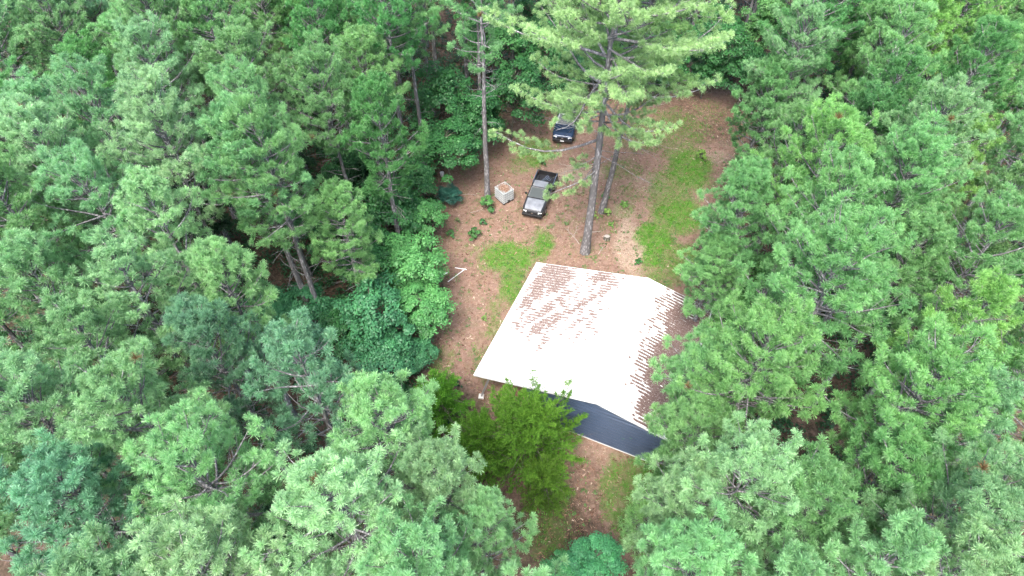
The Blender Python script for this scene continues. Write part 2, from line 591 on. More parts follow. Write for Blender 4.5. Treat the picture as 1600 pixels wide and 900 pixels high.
mb = MB()
for k in range(7):
    x = WX0 + .06 + k * (WX1 - WX0 - .12) / 6
    mb.box((x, WY + .08, roof_z(x) / 2 - .12), (.09, .09, roof_z(x) - .3))
gable = mb.build('gable_wall', M_WOOD, barn)
z0, sheet = .17, .93
i = 0
while z0 < SZR - .12:
    z1 = min(z0 + sheet, SZR - .10)
    levels = []
    z = z0
    while z < z1 - 1e-4:
        for dz, dy in ((0, 0), (.02, -.09), (.05, -.092), (.09, 0), (.2, -.002)):
            if z + dz < z1:
                levels.append((z + dz, dy))
        z += .31
    levels.append((z1, 0))
    V, F = [], []
    for (zz, dy) in levels:
        a, b = wall_x(zz)
        for t in (0, .5, 1):
            V.append((a + (b - a) * t, WY + dy - .002 * (i % 2), zz))
    for r in range(len(levels) - 1):
        for c in range(2):
            F.append((r * 3 + c, r * 3 + c + 1, r * 3 + c + 4, r * 3 + c + 3))
    link('wall_sheet', np_mesh('wall_sheet', np.array(V), np.array(F)), M_WALL, gable)
    z0 = z1
    i += 1
MB().box(((WX0 + WX1) / 2, WY - .05, .115), (WX1 - WX0 + .1, .07, .12), bev=.01).build('base_trim', M_TRIM, gable)
MB().box((WX1 + .02, WY - .03, SZE / 2), (.08, .08, SZE - .15), bev=.008).build('corner_trim', M_WALL, gable)

for (x, y) in ((.3, 3.4), (.3, 6.7), (.3, 9.8), (3.4, 9.8), (7.7, 9.8), (11.8, 9.8), (11.8, 6.7), (11.8, 3.4), (3.4, 3.4), (3.4, 6.7)):
    MB().box((x, y, (roof_z(x) - .2) / 2), (.11, .11, roof_z(x) - .2), bev=.008).build('post', M_STEEL, barn)
# the leaning corner post on its pale footing
inv = Matrix.Rotation(-SROT, 4, 'Z') @ Matrix.Translation((-SX, -SY, 0))
pt, pf = inv @ Vector(at(766, 587, 2.62)), inv @ Vector(at(752, 619, .1))
post = MB().box((pt + pf) / 2, (.11, .11, (pt - pf).length), rot=(pt - pf).to_track_quat('Z', 'Y').to_matrix(), bev=.01).build('post', M_STEEL, barn)
post['label'] = 'leaning silver corner post'
MB().box((pf.x, pf.y, .05), (.34, .34, .18), rz=.3, bev=.03).build('footing', M_CONC, post)

# pine straw caught between the roof ribs
def roof_straw():
    w = SL / 44
    N = 420000
    a = rng.uniform(.05, SW - .05, N)
    val = rng.integers(0, 44, N)
    b = val * w + .078 + rng.random(N) * (w - .078)
    ph = rng.uniform(0, 6.28, 44)[val]
    ph2 = rng.uniform(0, 6.28, 44)[val]
    dash = .5 + .28 * np.sin(a * 7.1 + ph) + .22 * np.sin(a * 12.7 + ph2) + .18 * np.sin(a * 3.3 - ph + ph2)
    cloud = np.clip(.5 + .55 * wob(a, b, 1.0, 1.3) + .35 * wob(a, b, 2.6, 4.1), 0, 1.2)
    left = a < SW1
    g = lambda c, s: np.exp(-((a - c) / s) ** 2)
    sm = lambda t, lo, hi: np.clip((t - lo) / (hi - lo), 0, 1)
    dl = (.44 * g(.95, .75) * sm(b, 3.2, 7.5) + .20 * g(.7, .5) * sm(b, 2.2, 4) + .46 * g(2.35, .5) * sm(b, 2.6, 4.8) * sm(10.4 - b, 0, 2.5) + .36 * g(3.1, .35) * sm(b, 1.6, 3) * (1 - sm(b, 6, 9))
          + .36 * g(1.9, 1.1) * sm(b, 7.2, 8.6) + .40 * g(4.2, 1.1) * sm(b, 2.2, 5) + .32 * g(5.6, .9) * sm(b, 3.5, 5.5) + .22 * g(1.6, 1.3) * sm(b, 2.4, 4.5) + .9 * np.exp(-((a - 4.6) / .55) ** 2 - ((b - 9.65) / .3) ** 2))
    ar = a - SW1
    dr = .80 * sm(ar, .1, 2.3) * sm(b, .1, 2.4) + .55 * sm(ar, 1.9, 2.6) + .3 * sm(ar, 1.6, 2.4)
    dr *= 1 - .45 * sm(b, 8.6, 9.6) * (ar < 3)
    dens = np.where(left, dl, dr)
    rib = rng.random(N) < np.where(left, .25, .55)
    b = np.where(rib, val * w + rng.random(N) * .078, b)
    keep = dens * (.45 + 1.1 * cloud) + .46 * dash > .62 + .10 * rng.random(N)
    keep &= rng.random(N) < np.where(left, .5, .95)
    keep &= ~rib | (dens * (.4 + 1.2 * cloud) > np.where(left, .45, .85) + np.where(left, .3, .5) * rng.random(N))
    a, b, left, rib = a[keep], b[keep], left[keep], rib[keep]
    n = len(a)
    zr = np.where(a <= SW1, SZL + SS * a, SZR - SS * (a - SW1))
    ang = rng.normal(0, .7, n)
    Lh, Wd = rng.uniform(.04, .09, n), rng.uniform(.008, .022, n)
    lift = rng.uniform(.006, .022, n) + .024 * rib
    sgn = np.where(left, SS, -SS)
    du, dv = np.cos(ang), np.sin(ang)
    V = np.zeros((n, 4, 3))
    for k, (p, q) in enumerate(((-1, 0), (0, -1), (1, 0), (0, 1))):
        x = a + p * Lh * du - q * Wd * dv
        y = b + p * Lh * dv * .5 + q * Wd * du
        V[:, k] = np.stack([x, y, zr + sgn * (x - a) + lift], 1)
    t = np.clip(rng.normal(.5, .22, n) + .25 * left, 0, 1)
    me = np_mesh('pine_straw', V.reshape(-1, 3), np.arange(4 * n).reshape(-1, 4), tone=np.repeat(t, 4))
    o = link('pine_straw', me, M_ROOFSTRAW)
    o.location, o.rotation_euler = (SX, SY, 0), (0, 0, SROT)
    tag(o, 'brown pine straw caught between the ribs of the white roof', 'pine straw')
    o['kind'] = 'stuff'


roof_straw()
# ------------------------------------------------------------------ vehicles
M_SILVER = paint('weathered_silver_paint', (0.33, 0.34, 0.36), .4, .4, .3, 2.2)
M_GRAPH = paint('graphite_paint', (0.045, 0.047, 0.052), .35, .3, .3, 2.5)
M_CAGE = paint('dull_white_steel', (0.55, 0.57, 0.58), .5, 0, .15, 4)
M_NAVY = paint('dark_blue_car_paint', (0.018, 0.034, 0.068), .18, .2, .2, 2.0, spec=.7)
M_BLACK = paint('black_plastic', (0.018, 0.018, 0.020), .55, 0, .2, 8)
M_GLASS = paint('tinted_glass', (0.02, 0.035, 0.04), .4, 0, .1, 3, spec=.2)
M_LAMP = paint('lamp_lens', (0.82, 0.83, 0.84), .12, 0, .04, 9, spec=.8)
M_RIM = paint('alloy_rim', (0.42, 0.42, 0.44), .35, .8, .1, 9)
M_TYRE = paint('tyre_rubber', (0.02, 0.02, 0.02), .85, 0, .3, 12)
M_RED = paint('tail_lens', (0.35, 0.01, 0.01), .2, 0, .05, 9)
M_CHROME = paint('chrome', (0.7, 0.7, 0.72), .15, 1, .04, 9)


def section(y, w, wb, z0, z1, zb, zt, wt):
    return [(-wb, y, z0), (wb, y, z0), (w, y, z1), (w, y, zb), (wt, y, zt), (-wt, y, zt), (-w, y, zb), (-w, y, z1)]


def quad_panel(name, pts, mat, parent, off=.012, inset=.07):
    P = [Vector(p) for p in pts]
    c = sum(P, Vector()) / len(P)
    nrm = (P[1] - P[0]).cross(P[2] - P[0]).normalized()
    Q = [p + (c - p) * inset * 2 for p in P]
    m = MB()
    m.ring([[q - nrm * .01 for q in Q], [q + nrm * off for q in Q]])
    return m.build(name, mat, parent)


def wheels(root, xs, ys, r=.37):
    for x in xs:
        for y in ys:
            s = 1 if x > 0 else -1
            m = MB()
            prof = [(.20, -.11), (.33, -.12), (r, -.09), (r, .09), (.33, .12), (.20, .11)]
            m.ring([[(x + dx, y + rr * math.cos(t * math.pi / 10), r + rr * math.sin(t * math.pi / 10)) for t in range(20)] for rr, dx in prof], cap=False)
            w = m.build('wheel', M_TYRE, root, smooth=True)
            m = MB()
            m.tube((x + s * .03, y, r), (x + s * .115, y, r), .21, .19, 16)
            rim = m.build('rim', M_RIM, w)


def vehicle(name, loc, rz, truck):
    t = empty(name, loc, rz)
    paintm = M_SILVER if truck else M_NAVY
    hl = 2.38 if truck else 2.33
    W = .87 if truck else .93
    f = -hl
    zt = 1.06 if truck else 1.10
    cab0, cab1 = (-1.00, .55) if truck else (-.92, 2.22)
    st = [section(f, W * .80, W * .72, .38, .52, .66, .74, W * .66),
          section(f + .10, W * .93, W * .84, .34, .50, .80, .90, W * .78),
          section(f + .45, W, W * .92, .32, .50, .90, 1.0, W * .84),
          section(cab0 - .1, W, W * .92, .30, .50, .97, zt, W * .86),
          section(cab0 + .3, W, W * .92, .30, .50, .98, zt + .01, W * .90),
          section(cab1, W, W * .92, .30, .50, .98, zt + .01, W * .90)]
    if not truck:
        st.append(section(hl - .03, W * .93, W * .85, .36, .52, .95, zt - .02, W * .82))
    body = MB().ring(st).build('body', M_GRAPH if truck else paintm, t)
    bv = body.modifiers.new('soft', 'BEVEL')
    bv.width, bv.segments, bv.limit_method, bv.angle_limit = .035, 2, 'ANGLE', R(20)
    # greenhouse
    zr = 1.64 if truck else 1.72
    b0, b1 = cab0, cab1
    t0, t1 = (cab0 + .62, cab1 - .12) if truck else (cab0 + .72, cab1 - .38)
    wb_, wt_ = W * .88, W * .70
    B = [(-wb_, b0, zt), (wb_, b0, zt), (wb_, b1, zt), (-wb_, b1, zt)]
    T = [(-wt_, t0, zr), (wt_, t0, zr), (wt_, t1, zr), (-wt_, t1, zr)]
    mid = [(x * .93, t0 + .12 if y == t0 else t1 - .12, zr + .035) for x, y, z in T]
    cabm = MB().ring([B, T, mid]).build('cab', M_GRAPH if truck else paintm, t)
    if truck:
        rf = [(x * .94, t0 + .08 if y == t0 else t1 - .04, zr + .02) for x, y, z in T]
        MB().ring([rf, [(x * .9, y, z + .035) for x, y, z in rf]]).build('cab_roof', paintm, cabm)
        hd = [[(sx * W * k * .80, yy, zz) for sx in (-1, 1)] for yy, zz, k in ((f + .14, .925, .95), (f + .45, 1.012, 1), (cab0 - .12, zt + .012, 1.04))]
        m = MB()
        m.ring([[(p[0], p[1], p[2] - .03), (q[0], q[1], q[2] - .03), (q[0] * .97, q[1], q[2] + .012), (p[0] * .97, p[1], p[2] + .012)] for p, q in hd])
        m.build('hood', paintm, body)
    bv = cabm.modifiers.new('soft', 'BEVEL')
    bv.width, bv.segments = .03, 2
    quad_panel('windshield', [B[0], B[1], T[1], T[0]], M_GLASS, cabm, inset=.045)
    quad_panel('rear_window', [B[2], B[3], T[3], T[2]], M_GLASS, cabm, inset=.08)
    for s, (i0, i1) in ((1, (1, 2)), (-1, (3, 0))):
        n = 1 if truck else 3
        for k in range(n):
            l = lambda a, b, q: tuple(a[j] + (b[j] - a[j]) * q for j in range(3))
            q0, q1 = k / n, (k + 1) / n
            quad_panel('side_window', [l(B[i0], B[i1], q0), l(B[i0], B[i1], q1), l(T[i0], T[i1], q1), l(T[i0], T[i1], q0)], M_GLASS, cabm, inset=.075)
    # front
    for s in (-1, 1):
        MB().box((s * W * .69, f + .10, .735), (W * .34, .16, .17), rz=s * .28, bev=.03).build('headlight', M_LAMP, t)
        MB().box((s * (W + .12), cab0 + .32, 1.10), (.20, .10, .15), bev=.03).build('mirror', M_BLACK, t)
        MB().box((s * W * .80, hl - .02, .80), (.12, .08, .26), bev=.015).build('tail_light', M_RED, t)
        MB().box((s * (W * .66), f - .03, .50), (.16, .05, .10), bev=.015).build('fog_light', M_LAMP, t)
    g = MB().box((0, f + .02, .70), (W * .92, .10, .19), bev=.02).build('grille', M_BLACK, t)
    MB().box((0, f - .045, .70), (.13, .03, .10), bev=.01).build('emblem', M_CHROME, g)
    MB().box((0, f - .01, .49), (W * 1.86, .22, .22), bev=.05).build('front_bumper', M_BLACK, t)
    MB().box((0, hl + .04, .52), (W * 1.8, .18, .18), bev=.04).build('rear_bumper', M_BLACK, t)
    MB().box((0, f - .125, .50), (.32, .012, .13)).build('number_plate', M_LAMP if not truck else M_BLACK, t)
    for s in (-1, 1):
        m = MB()
        m.box((s * W * .5, cab0 - .02, zt + .02), (.5, .03, .02), rz=s * -.15)
        m.build('wiper', M_BLACK, t)
    if truck:
        y0, y1 = .60, hl
        m = MB()
        m.box((0, (y0 + y1) / 2, .62), (W * 1.8, y1 - y0, .10))
        m.box((0, y0 + .04, .86), (W * 1.9, .07, .46))
        for s in (-1, 1):
            m.box((s * (W - .05), (y0 + y1) / 2, .80), (.10, y1 - y0, .60), bev=.02)
            m.box((s * (W - .20), y0 + .95, .75), (.22, .75, .22), bev=.03)
        m.build('cargo_bed', M_BLACK, t)
        MB().box((0, hl - .03, .83), (W * 1.72, .07, .48), bev=.015).build('tailgate', M_BLACK, t)
        for s in (-1, 1):
            MB().tube((s * (W - .05), y0 + .1, 1.14), (s * (W - .05), y1 - .1, 1.14), .028).build('bed_rail', M_CHROME, t)
            MB().box((s * W * .52, f + .62, 1.01), (.02, 1.0, .012), rz=s * .03).build('hood_crease', paintm, t)
        MB().box((0, .02, zr + .045), (.9, .03, .02)).build('roof_seam', paintm, t)
    else:
        for s in (-1, 1):
            MB().tube((s * wt_ * .92, t0 + .25, zr + .10), (s * wt_ * .92, t1 - .15, zr + .10), .022).build('roof_rail', M_CHROME, t)
        for yy in (t0 + .6, t1 - .5):
            MB().tube((-wt_ * .92, yy, zr + .10), (wt_ * .92, yy, zr + .10), .018).build('cross_bar', M_BLACK, t)
        for s in (-1, 1):
            for yy in (.15, 1.15):
                MB().box((s * (W + .01), yy, .92), (.03, .16, .03), bev=.006).build('door_handle', M_CHROME, t)
    wheels(t, (-(W - .09), W - .09), (f + .86, hl - .92))
    return t


tag(vehicle('pickup_truck', (2.27, 41.25, .01), -.295, True), 'silver pickup truck with black open bed facing the barn', 'truck')
tag(vehicle('parked_car', (4.86, 50.65, .01), -.20, False), 'dark blue sport utility car half hidden behind pine boughs', 'car')
# junk in the pickup's bed
c = Vector((2.27, 41.25, 0)); q = Matrix.Rotation(-.295, 3, 'Z')
m = MB()
m.box((0, 0, .12), (.75, .55, .24), bev=.05).box((.05, .05, .27), (.5, .4, .08), rz=.3, bev=.03)
o = m.build('tool_chest', M_BLACK); o.location = c + q @ Vector((.15, 1.1, .68)); o.rotation_euler = (0, 0, .2)
tag(o, 'black chest lying in the bed of the silver pickup', 'chest')

m = MB()
for k in range(4):
    m.tube((-.55 + k * .09, .75 + .05 * k, .72 + .03 * k), (.1 + k * .12, 2.1 - .1 * k, .95 - .04 * k), .022, n=6)
o = m.build('pipe_bundle', M_CHROME); o.location = c; o.rotation_euler = (0, 0, -.295)
tag(o, 'thin silver pipes lying across the bed of the silver pickup', 'pipes')
# caged liquid tote
M_TANK = paint('milky_plastic', (0.34, 0.38, 0.385), .5, 0, .15, 3)
tx, ty, _ = at(788, 311)
tote = tag(empty('liquid_tote', (tx, ty, 0), R(38)), 'white caged liquid tote with brown straw on its top beside a pine', 'tote')
MB().box((0, 0, .66), (.98, 1.10, .98), bev=.09).build('tank', M_TANK, tote)
m = MB()
for x in (-.42, 0, .42):
    m.box((x, 0, .06), (.14, 1.16, .11))
m.box((0, 0, .145), (1.06, 1.18, .05))
m.build('pallet', M_BLACK, tote)
for i in range(5):
    z = .22 + i * .235
    for s in (-1, 1):
        MB().box((s * .525, 0, z), (.022, 1.17, .026)).build('cage_bar', M_CAGE, tote)
        MB().box((0, s * .585, z), (1.07, .022, .026)).build('cage_bar', M_CAGE, tote)
for i in range(5):
    for s in (-1, 1):
        MB().box((s * .54, -.5 + i * .25, .68), (.022, .03, 1.02)).build('cage_bar', M_CAGE, tote)
        MB().box((-.46 + i * .23, s * .60, .68), (.03, .022, 1.02)).build('cage_bar', M_CAGE, tote)
for x in (-.25, .25):
    MB().box((x, 0, 1.185), (.05, 1.2, .02)).build('top_bar', M_CAGE, tote)
MB().tube((0, 0, 1.13), (0, 0, 1.20), .12, .11, 14).build('filler_cap', M_BLACK, tote)
MB().box((0, -.60, .24), (.16, .10, .14), bev=.03).build('outlet_valve', M_BLACK, tote)
n = 900
P = np.stack([rng.normal(0, .19, n).clip(-.42, .42), rng.normal(0, .22, n).clip(-.48, .48), rng.uniform(1.20, 1.225, n)], 1)
an = rng.uniform(0, 6.28, n)
D = np.stack([np.cos(an), np.sin(an), np.zeros(n)], 1) * .07
S = np.stack([-np.sin(an), np.cos(an), np.zeros(n)], 1) * .02
V = np.stack([P - D, P - S, P + D, P + S], 1).reshape(-1, 3)
o = link('pine_straw', np_mesh('pine_straw', V, np.arange(4 * n).reshape(-1, 4), tone=np.repeat(rng.random(n), 4)), M_STRAW)
o.location, o.rotation_euler = (tx, ty, 0), (0, 0, R(38))
tag(o, 'reddish pine straw heaped on top of the white tote', 'pine straw')
o['kind'] = 'stuff'

# ------------------------------------------------------------------ small things lying in the clearing
def pole(name, a, b, r, mat, label, cat, group=None):
    (x0, y0, _), (x1, y1, _) = at(*a), at(*b)
    o = MB().tube((0, 0, r), (x1 - x0, y1 - y0, r), r, r, 10).build(name, mat)
    o.location = (x0, y0, relief(np.float64(x0), np.float64(y0)) + .01)
    return tag(o, label, cat, group)


pole('white_pipe', (700, 441), (727, 421), .032, M_TRIM, 'long white pipe lying on straw beside the broadleaf thicket', 'pipe')
pole('white_pipe', (711, 419), (729, 422), .032, M_TRIM, 'shorter white pipe touching the end of the long one', 'pipe')
pole('white_pipe', (692, 430), (699, 427), .05, M_TRIM, 'short white pipe stub at the foot of the thicket', 'pipe')


def log_round():
    x, y, _ = at(948, 374)
    o = empty('log_round', (x, y, .02), .5)
    m = MB()
    r = random.Random(3)
    rr = [.27 * r.uniform(.93, 1.06) for _ in range(16)]
    ring = lambda z, s: [(rr[i] * s * math.cos(i * math.pi / 8), rr[i] * s * math.sin(i * math.pi / 8), z) for i in range(16)]
    m.ring([ring(0, 1.03), ring(.10, 1.0), ring(.24, .98), ring(.27, .93)])
    m.build('bark', M_BARK2, o)
    MB().ring([ring(.271, .86), ring(.277, .84)]).build('cut_face', M_TWIG, o)
    o.rotation_euler = (R(-14), R(8), .5)
    tag(o, 'grey cut log round tipped on the straw by a trunk', 'log')


log_round()
x, y, _ = at(691, 275)
bk = tag(empty('bucket', (x, y, 0)), 'small white bucket at the far left edge of the clearing', 'bucket')
m = MB(); ring = lambda r, z: [(r * math.cos(i * math.pi / 8), r * math.sin(i * math.pi / 8), z) for i in range(16)]
m.ring([ring(.13, 0), ring(.17, .36), ring(.185, .36), ring(.185, .38), ring(.155, .38), ring(.12, .04)]).build('pail', M_TRIM, bk)
m = MB()
for i in range(10):
    a0, a1 = math.pi * i / 10, math.pi * (i + 1) / 10
    m.tube((.185 * math.cos(a0), .10 * math.sin(a0), .36 + .12 * math.sin(a0)), (.185 * math.cos(a1), .10 * math.sin(a1), .36 + .12 * math.sin(a1)), .008, n=5)
m.build('handle', M_BLACK, bk)


def stick(u, v, ang, ln, r, label):
    rr = random.Random(u * 7 + v)
    x, y, _ = at(u, v)
    m = MB()
    p = Vector((0, 0, .03))
    d = Vector((math.cos(ang), math.sin(ang), 0))
    for k in range(5):
        d = (d + Vector((rr.uniform(-.2, .2), rr.uniform(-.2, .2), 0))).normalized()
        q = p + d * ln / 5 + Vector((0, 0, rr.uniform(-.01, .03)))
        m.tube(p, q, r * (1 - .15 * k), r * (1 - .15 * (k + 1)), 6)
        if k in (1, 2, 3):
            s = Vector((-d.y, d.x, 0)) * rr.choice((-1, 1)) + d
            m.tube(q, q + s.normalized() * ln * rr.uniform(.15, .3) + Vector((0, 0, .05)), r * .6, r * .25, 5)
        p = q
    o = m.build('fallen_branch', M_TWIG)
    o.location = (x, y, .01)
    return tag(o, label, 'branch', 'fallen branches in the clearing')


stick(905, 382, 1.9, 2.0, .022, 'bleached fallen branch just left of the tallest trunk foot')
stick(893, 372, 1.3, 1.5, .018, 'thin pale fallen branch on bare ground behind the barn roof')
stick(925, 363, .1, .7, .03, 'short pale stick right of the tallest trunk above its foot')
stick(935, 398, .9, .9, .02, 'small pale stick between the tallest trunk and the log round')
stick(868, 282, .1, 2.4, .02, 'long pale fallen branch on bleached straw behind the pickup')
stick(905, 262, 2.8, 2.0, .02, 'pale fallen branch crossing the bleached straw near the dark car')
stick(722, 305, .0, 1.2, .018, 'thin grey stick on straw left of the straight lone pine')
stick(1012, 168, .3, 2.2, .025, 'grey fallen limb at the back edge of the clearing')
stick(1030, 158, 2.6, 1.8, .022, 'tangled bare limb at the back edge of the clearing')
stick(735, 333, .2, 1.4, .016, 'thin dark stick on straw below the straight lone pine')
# ------------------------------------------------------------------ plants
def perp(d):
    a = np.where(np.abs(d[:, 2:3]) < .9, np.array([[0, 0, 1.]]), np.array([[1., 0, 0]]))
    p = np.cross(d, a)
    p /= np.linalg.norm(p, axis=1, keepdims=True)
    return p, np.cross(d, p)


def unit(v):
    return v / (np.linalg.norm(v, axis=-1, keepdims=True) + 1e-9)


class Wood:
    def __init__(self):
        self.V, self.F, self.n = [], [], 0

    def tube(self, pts, rad, k):
        pts = np.asarray(pts, float)
        rad = np.asarray(rad, float)
        d = np.gradient(pts, axis=0)
        d = unit(d)
        p, q = perp(d)
        a = np.arange(k) * 2 * np.pi / k
        ring = pts[:, None] + rad[:, None, None] * (p[:, None] * np.cos(a)[None, :, None] + q[:, None] * np.sin(a)[None, :, None])
        m = len(pts)
        self.V.append(ring.reshape(-1, 3))
        i = np.arange(m - 1)[:, None] * k
        j = np.arange(k)[None]
        j2 = (j + 1) % k
        F = np.stack([i + j, i + j2, i + k + j2, i + k + j], -1).reshape(-1, 4) + self.n
        self.F.append(F)
        self.n += m * k

    def mesh(self, name):
        return np_mesh(name, np.concatenate(self.V), np.concatenate(self.F), smooth=True)


def needles(r, P, D, tone, N, ln, wd, spread=(.25, 1.95), shoot=.12):
    T = len(P)
    P, D = np.repeat(P, N, 0), np.repeat(D, N, 0)
    n = T * N
    p, q = perp(D)
    ph = r.uniform(0, 2 * np.pi, n)[:, None]
    th = r.uniform(spread[0], spread[1], n)[:, None]
    along = r.random(n)[:, None]
    th = th * (1.0 - .35 * along)                      # the foremost needles point forward
    d = D * np.cos(th) + (p * np.cos(ph) + q * np.sin(ph)) * np.sin(th)
    d[:, 2] -= .06
    base = P - D * shoot * (1 - along)
    L = ln * r.uniform(.75, 1.12, n)[:, None]
    side = unit(np.cross(d, unit(r.normal(size=(n, 3))))) * wd * .5 * r.uniform(.7, 1.3, n)[:, None]
    tip = base + d * L
    V = np.stack([base - side * .35, tip - side * .75, tip + side * .75], 1)
    flip = r.random(n) < .5
    V[flip] = np.stack([base - side, base + side, tip], 1)[flip]
    t = np.repeat(tone, N) + np.where(np.repeat(tone, N) < 1, r.normal(0, .07, n), 0)
    t = np.where(np.repeat(tone, N) < 1, np.clip(t, 0, 1), 1.2)
    return V.reshape(-1, 3), np.repeat(t, 3)


def pine_meshes(seed, H, zb, Rc, gap=.46, nb=(3, 6), r0=.2, N=125, step=.44, ln=.27, wd=.023, lift0=14, top=.10, dead=14, sec=.5, lean=.03, cap=2.4, start=.28, extra=(), drop=None):
    r = np.random.default_rng(seed)
    W = Wood()
    zz = np.linspace(0, H - .1, 16)
    bx = np.cumsum(r.normal(0, lean, 16)); by = np.cumsum(r.normal(0, lean, 16))
    N = int(N)
    bx -= bx[0]; by -= by[0]
    tr = np.stack([bx, by, zz], 1)
    rad = r0 * (1 - (zz / H) ** 1.25) + .012
    rad[0] *= 1.35
    rad[1] *= 1.04
    W.tube(tr, rad, 10)
    spine = lambda z: np.array([np.interp(z, zz, bx), np.interp(z, zz, by), z])
    TP, TD = [], []

    def tuft(p, d, up=1.1):
        TP.append(p)
        TD.append(unit(d + np.array([0, 0, up]) + r.normal(0, .22, 3)))
    # bare stubs below the crown
    for k in range(dead):
        z = zb - r.random() ** 1.5 * min(zb * .55, 5.0)
        a = r.uniform(0, 6.28)
        L = r.uniform(.5, 1.9) * (Rc / 2.6)
        d = np.array([np.cos(a), np.sin(a), r.uniform(-.1, .35)])
        p = [spine(z) + d * L * t + np.array([0, 0, .15 * t * t * r.uniform(-1, 1)]) + r.normal(0, .03, 3) * (t > 0) for t in (0, .35, .7, 1)]
        W.tube(p, np.array([.028, .02, .013, .005]), 4)
        for m_ in (1, 2):
            e = unit(d + r.normal(0, .6, 3)) * L * .35
            W.tube([p[m_], p[m_] + e * .6, p[m_] + e], [.012, .008, .003], 3)
    def limb(s0, a, el, L, t):
        h = np.array([np.cos(a), np.sin(a), 0])
        m_ = 7
        s = np.linspace(0, 1, m_)
        curl = r.uniform(.05, .28) * (1 - t)
        sag = -r.uniform(.0, .22) * (1 - t)
        pts = s0 + np.outer(s * L * np.cos(el), h)
        pts[:, 2] += s * L * np.sin(el) + L * (sag * s * (1 - s) * 2 + curl * s ** 3)
        sw = np.cross(h, [0, 0, 1])
        pts += np.outer(L * r.normal(0, .09) * s ** 2 + L * .05 * np.sin(s * 5 + r.uniform(0, 6)), sw)
        br = (.016 + .012 * L) * (1 - .85 * s) + .003
        W.tube(pts, br, 5)
        at_s = lambda q: np.array([np.interp(q, s, pts[:, i]) for i in range(3)])
        dr_s = lambda q: unit(at_s(min(1, q + .08)) - at_s(max(0, q - .08)))
        q = start + r.uniform(-.08, .08)
        side = 1
        while q < .98:
            b0 = at_s(q)
            bd = dr_s(q)
            sd = np.cross(bd, [0, 0, 1]); sd = unit(sd) * side
            side = -side
            l2 = min(sec * L * (1.08 - q) + .18, 1.3) * r.uniform(.6, 1.2)
            d2 = unit(bd * .75 + sd * r.uniform(.5, 1.0) + np.array([0, 0, r.uniform(.0, .35)]))
            e2 = b0 + d2 * l2 + np.array([0, 0, .10 * l2])
            W.tube([b0, (b0 + e2) / 2 + r.normal(0, .02, 3), e2], [.010, .007, .004], 3)
            k2 = max(1, int(l2 / step))
            for j in range(k2):
                f = 1 - j * step / l2 * r.uniform(.85, 1.1)
                if f < .25:
                    continue
                bp_ = b0 + (e2 - b0) * f
                if j == 0:
                    tuft(bp_, d2)
                else:
                    o2 = unit(d2 * .8 + np.cross(d2, [0, 0, 1]) * r.choice([-1, 1]) * r.uniform(.4, 1))
                    tuft(bp_ + o2 * r.uniform(.08, .2), o2)
            q += step * .80 / max(L, .3) * r.uniform(.8, 1.3)
        tuft(pts[-1], dr_s(1.0))
        tuft(at_s(.93) + r.normal(0, .06, 3), dr_s(.93))
    z = zb
    az = r.uniform(0, 6.28)
    while z < H - .25:
        t = (z - zb) / (H - zb)
        n = r.integers(nb[0], nb[1])
        if t > .8:
            n = max(n, 4)
        prof = min(1, .62 + 1.7 * t) * max(0.0, 1 - t ** cap) ** .62
        az += 2.4
        for k in range(n):
            L = max(.28, Rc * (prof + top) * r.choice([r.uniform(.5, .8), r.uniform(.8, 1.12)]))
            limb(spine(z + r.normal(0, .1)), az + k * 6.283 / n + r.normal(0, .22), R(lift0 + 48 * t ** 1.3 + r.normal(0, 7)), L, t)
        z += gap * r.uniform(.75, 1.25) * (1 - .35 * t)
    for z0, tg in extra:                                 # single low boughs reaching out from the trunk
        d = np.array(tg) - spine(z0)
        L = float(np.linalg.norm(d))
        limb(spine(z0), math.atan2(d[1], d[0]), math.asin(d[2] / L) - .06, L, .3)
    for k in range(5):
        tuft(spine(H) + r.normal(0, .07, 3), np.array([r.normal(0, .4), r.normal(0, .4), 1]))
    TP, TD = np.array(TP), np.array(TD)
    if drop is not None:
        k_ = np.array([not drop(p) for p in TP])
        TP, TD = TP[k_], TD[k_]
    c = np.array([0, 0, zb])
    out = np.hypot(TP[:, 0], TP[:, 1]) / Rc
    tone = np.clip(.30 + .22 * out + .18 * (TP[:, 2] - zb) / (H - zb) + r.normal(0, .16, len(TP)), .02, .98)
    tone[r.random(len(TP)) < .0015] = 1.2
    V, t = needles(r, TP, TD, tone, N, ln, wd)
    return W.mesh('trunk'), np_mesh('crown', V, np.arange(len(V)).reshape(-1, 3), tone=t), len(TP)


def leaf_quads(r, P, Nrm, size, tone):
    n = len(P)
    Nrm = unit(Nrm)
    p, q = perp(Nrm)
    a = r.uniform(0, 6.28, n)[:, None]
    u = p * np.cos(a) + q * np.sin(a)
    v = np.cross(Nrm, u)
    s = size * r.uniform(.65, 1.3, n)[:, None]
    fold = Nrm * s * .15
    V = np.stack([P - u * s * .55, P + v * s * .34 - fold * .2, P + u * s * .6 - fold, P - v * s * .34 - fold * .2], 1)
    return V.reshape(-1, 3), np.arange(4 * n).reshape(-1, 4), np.repeat(tone, 4)


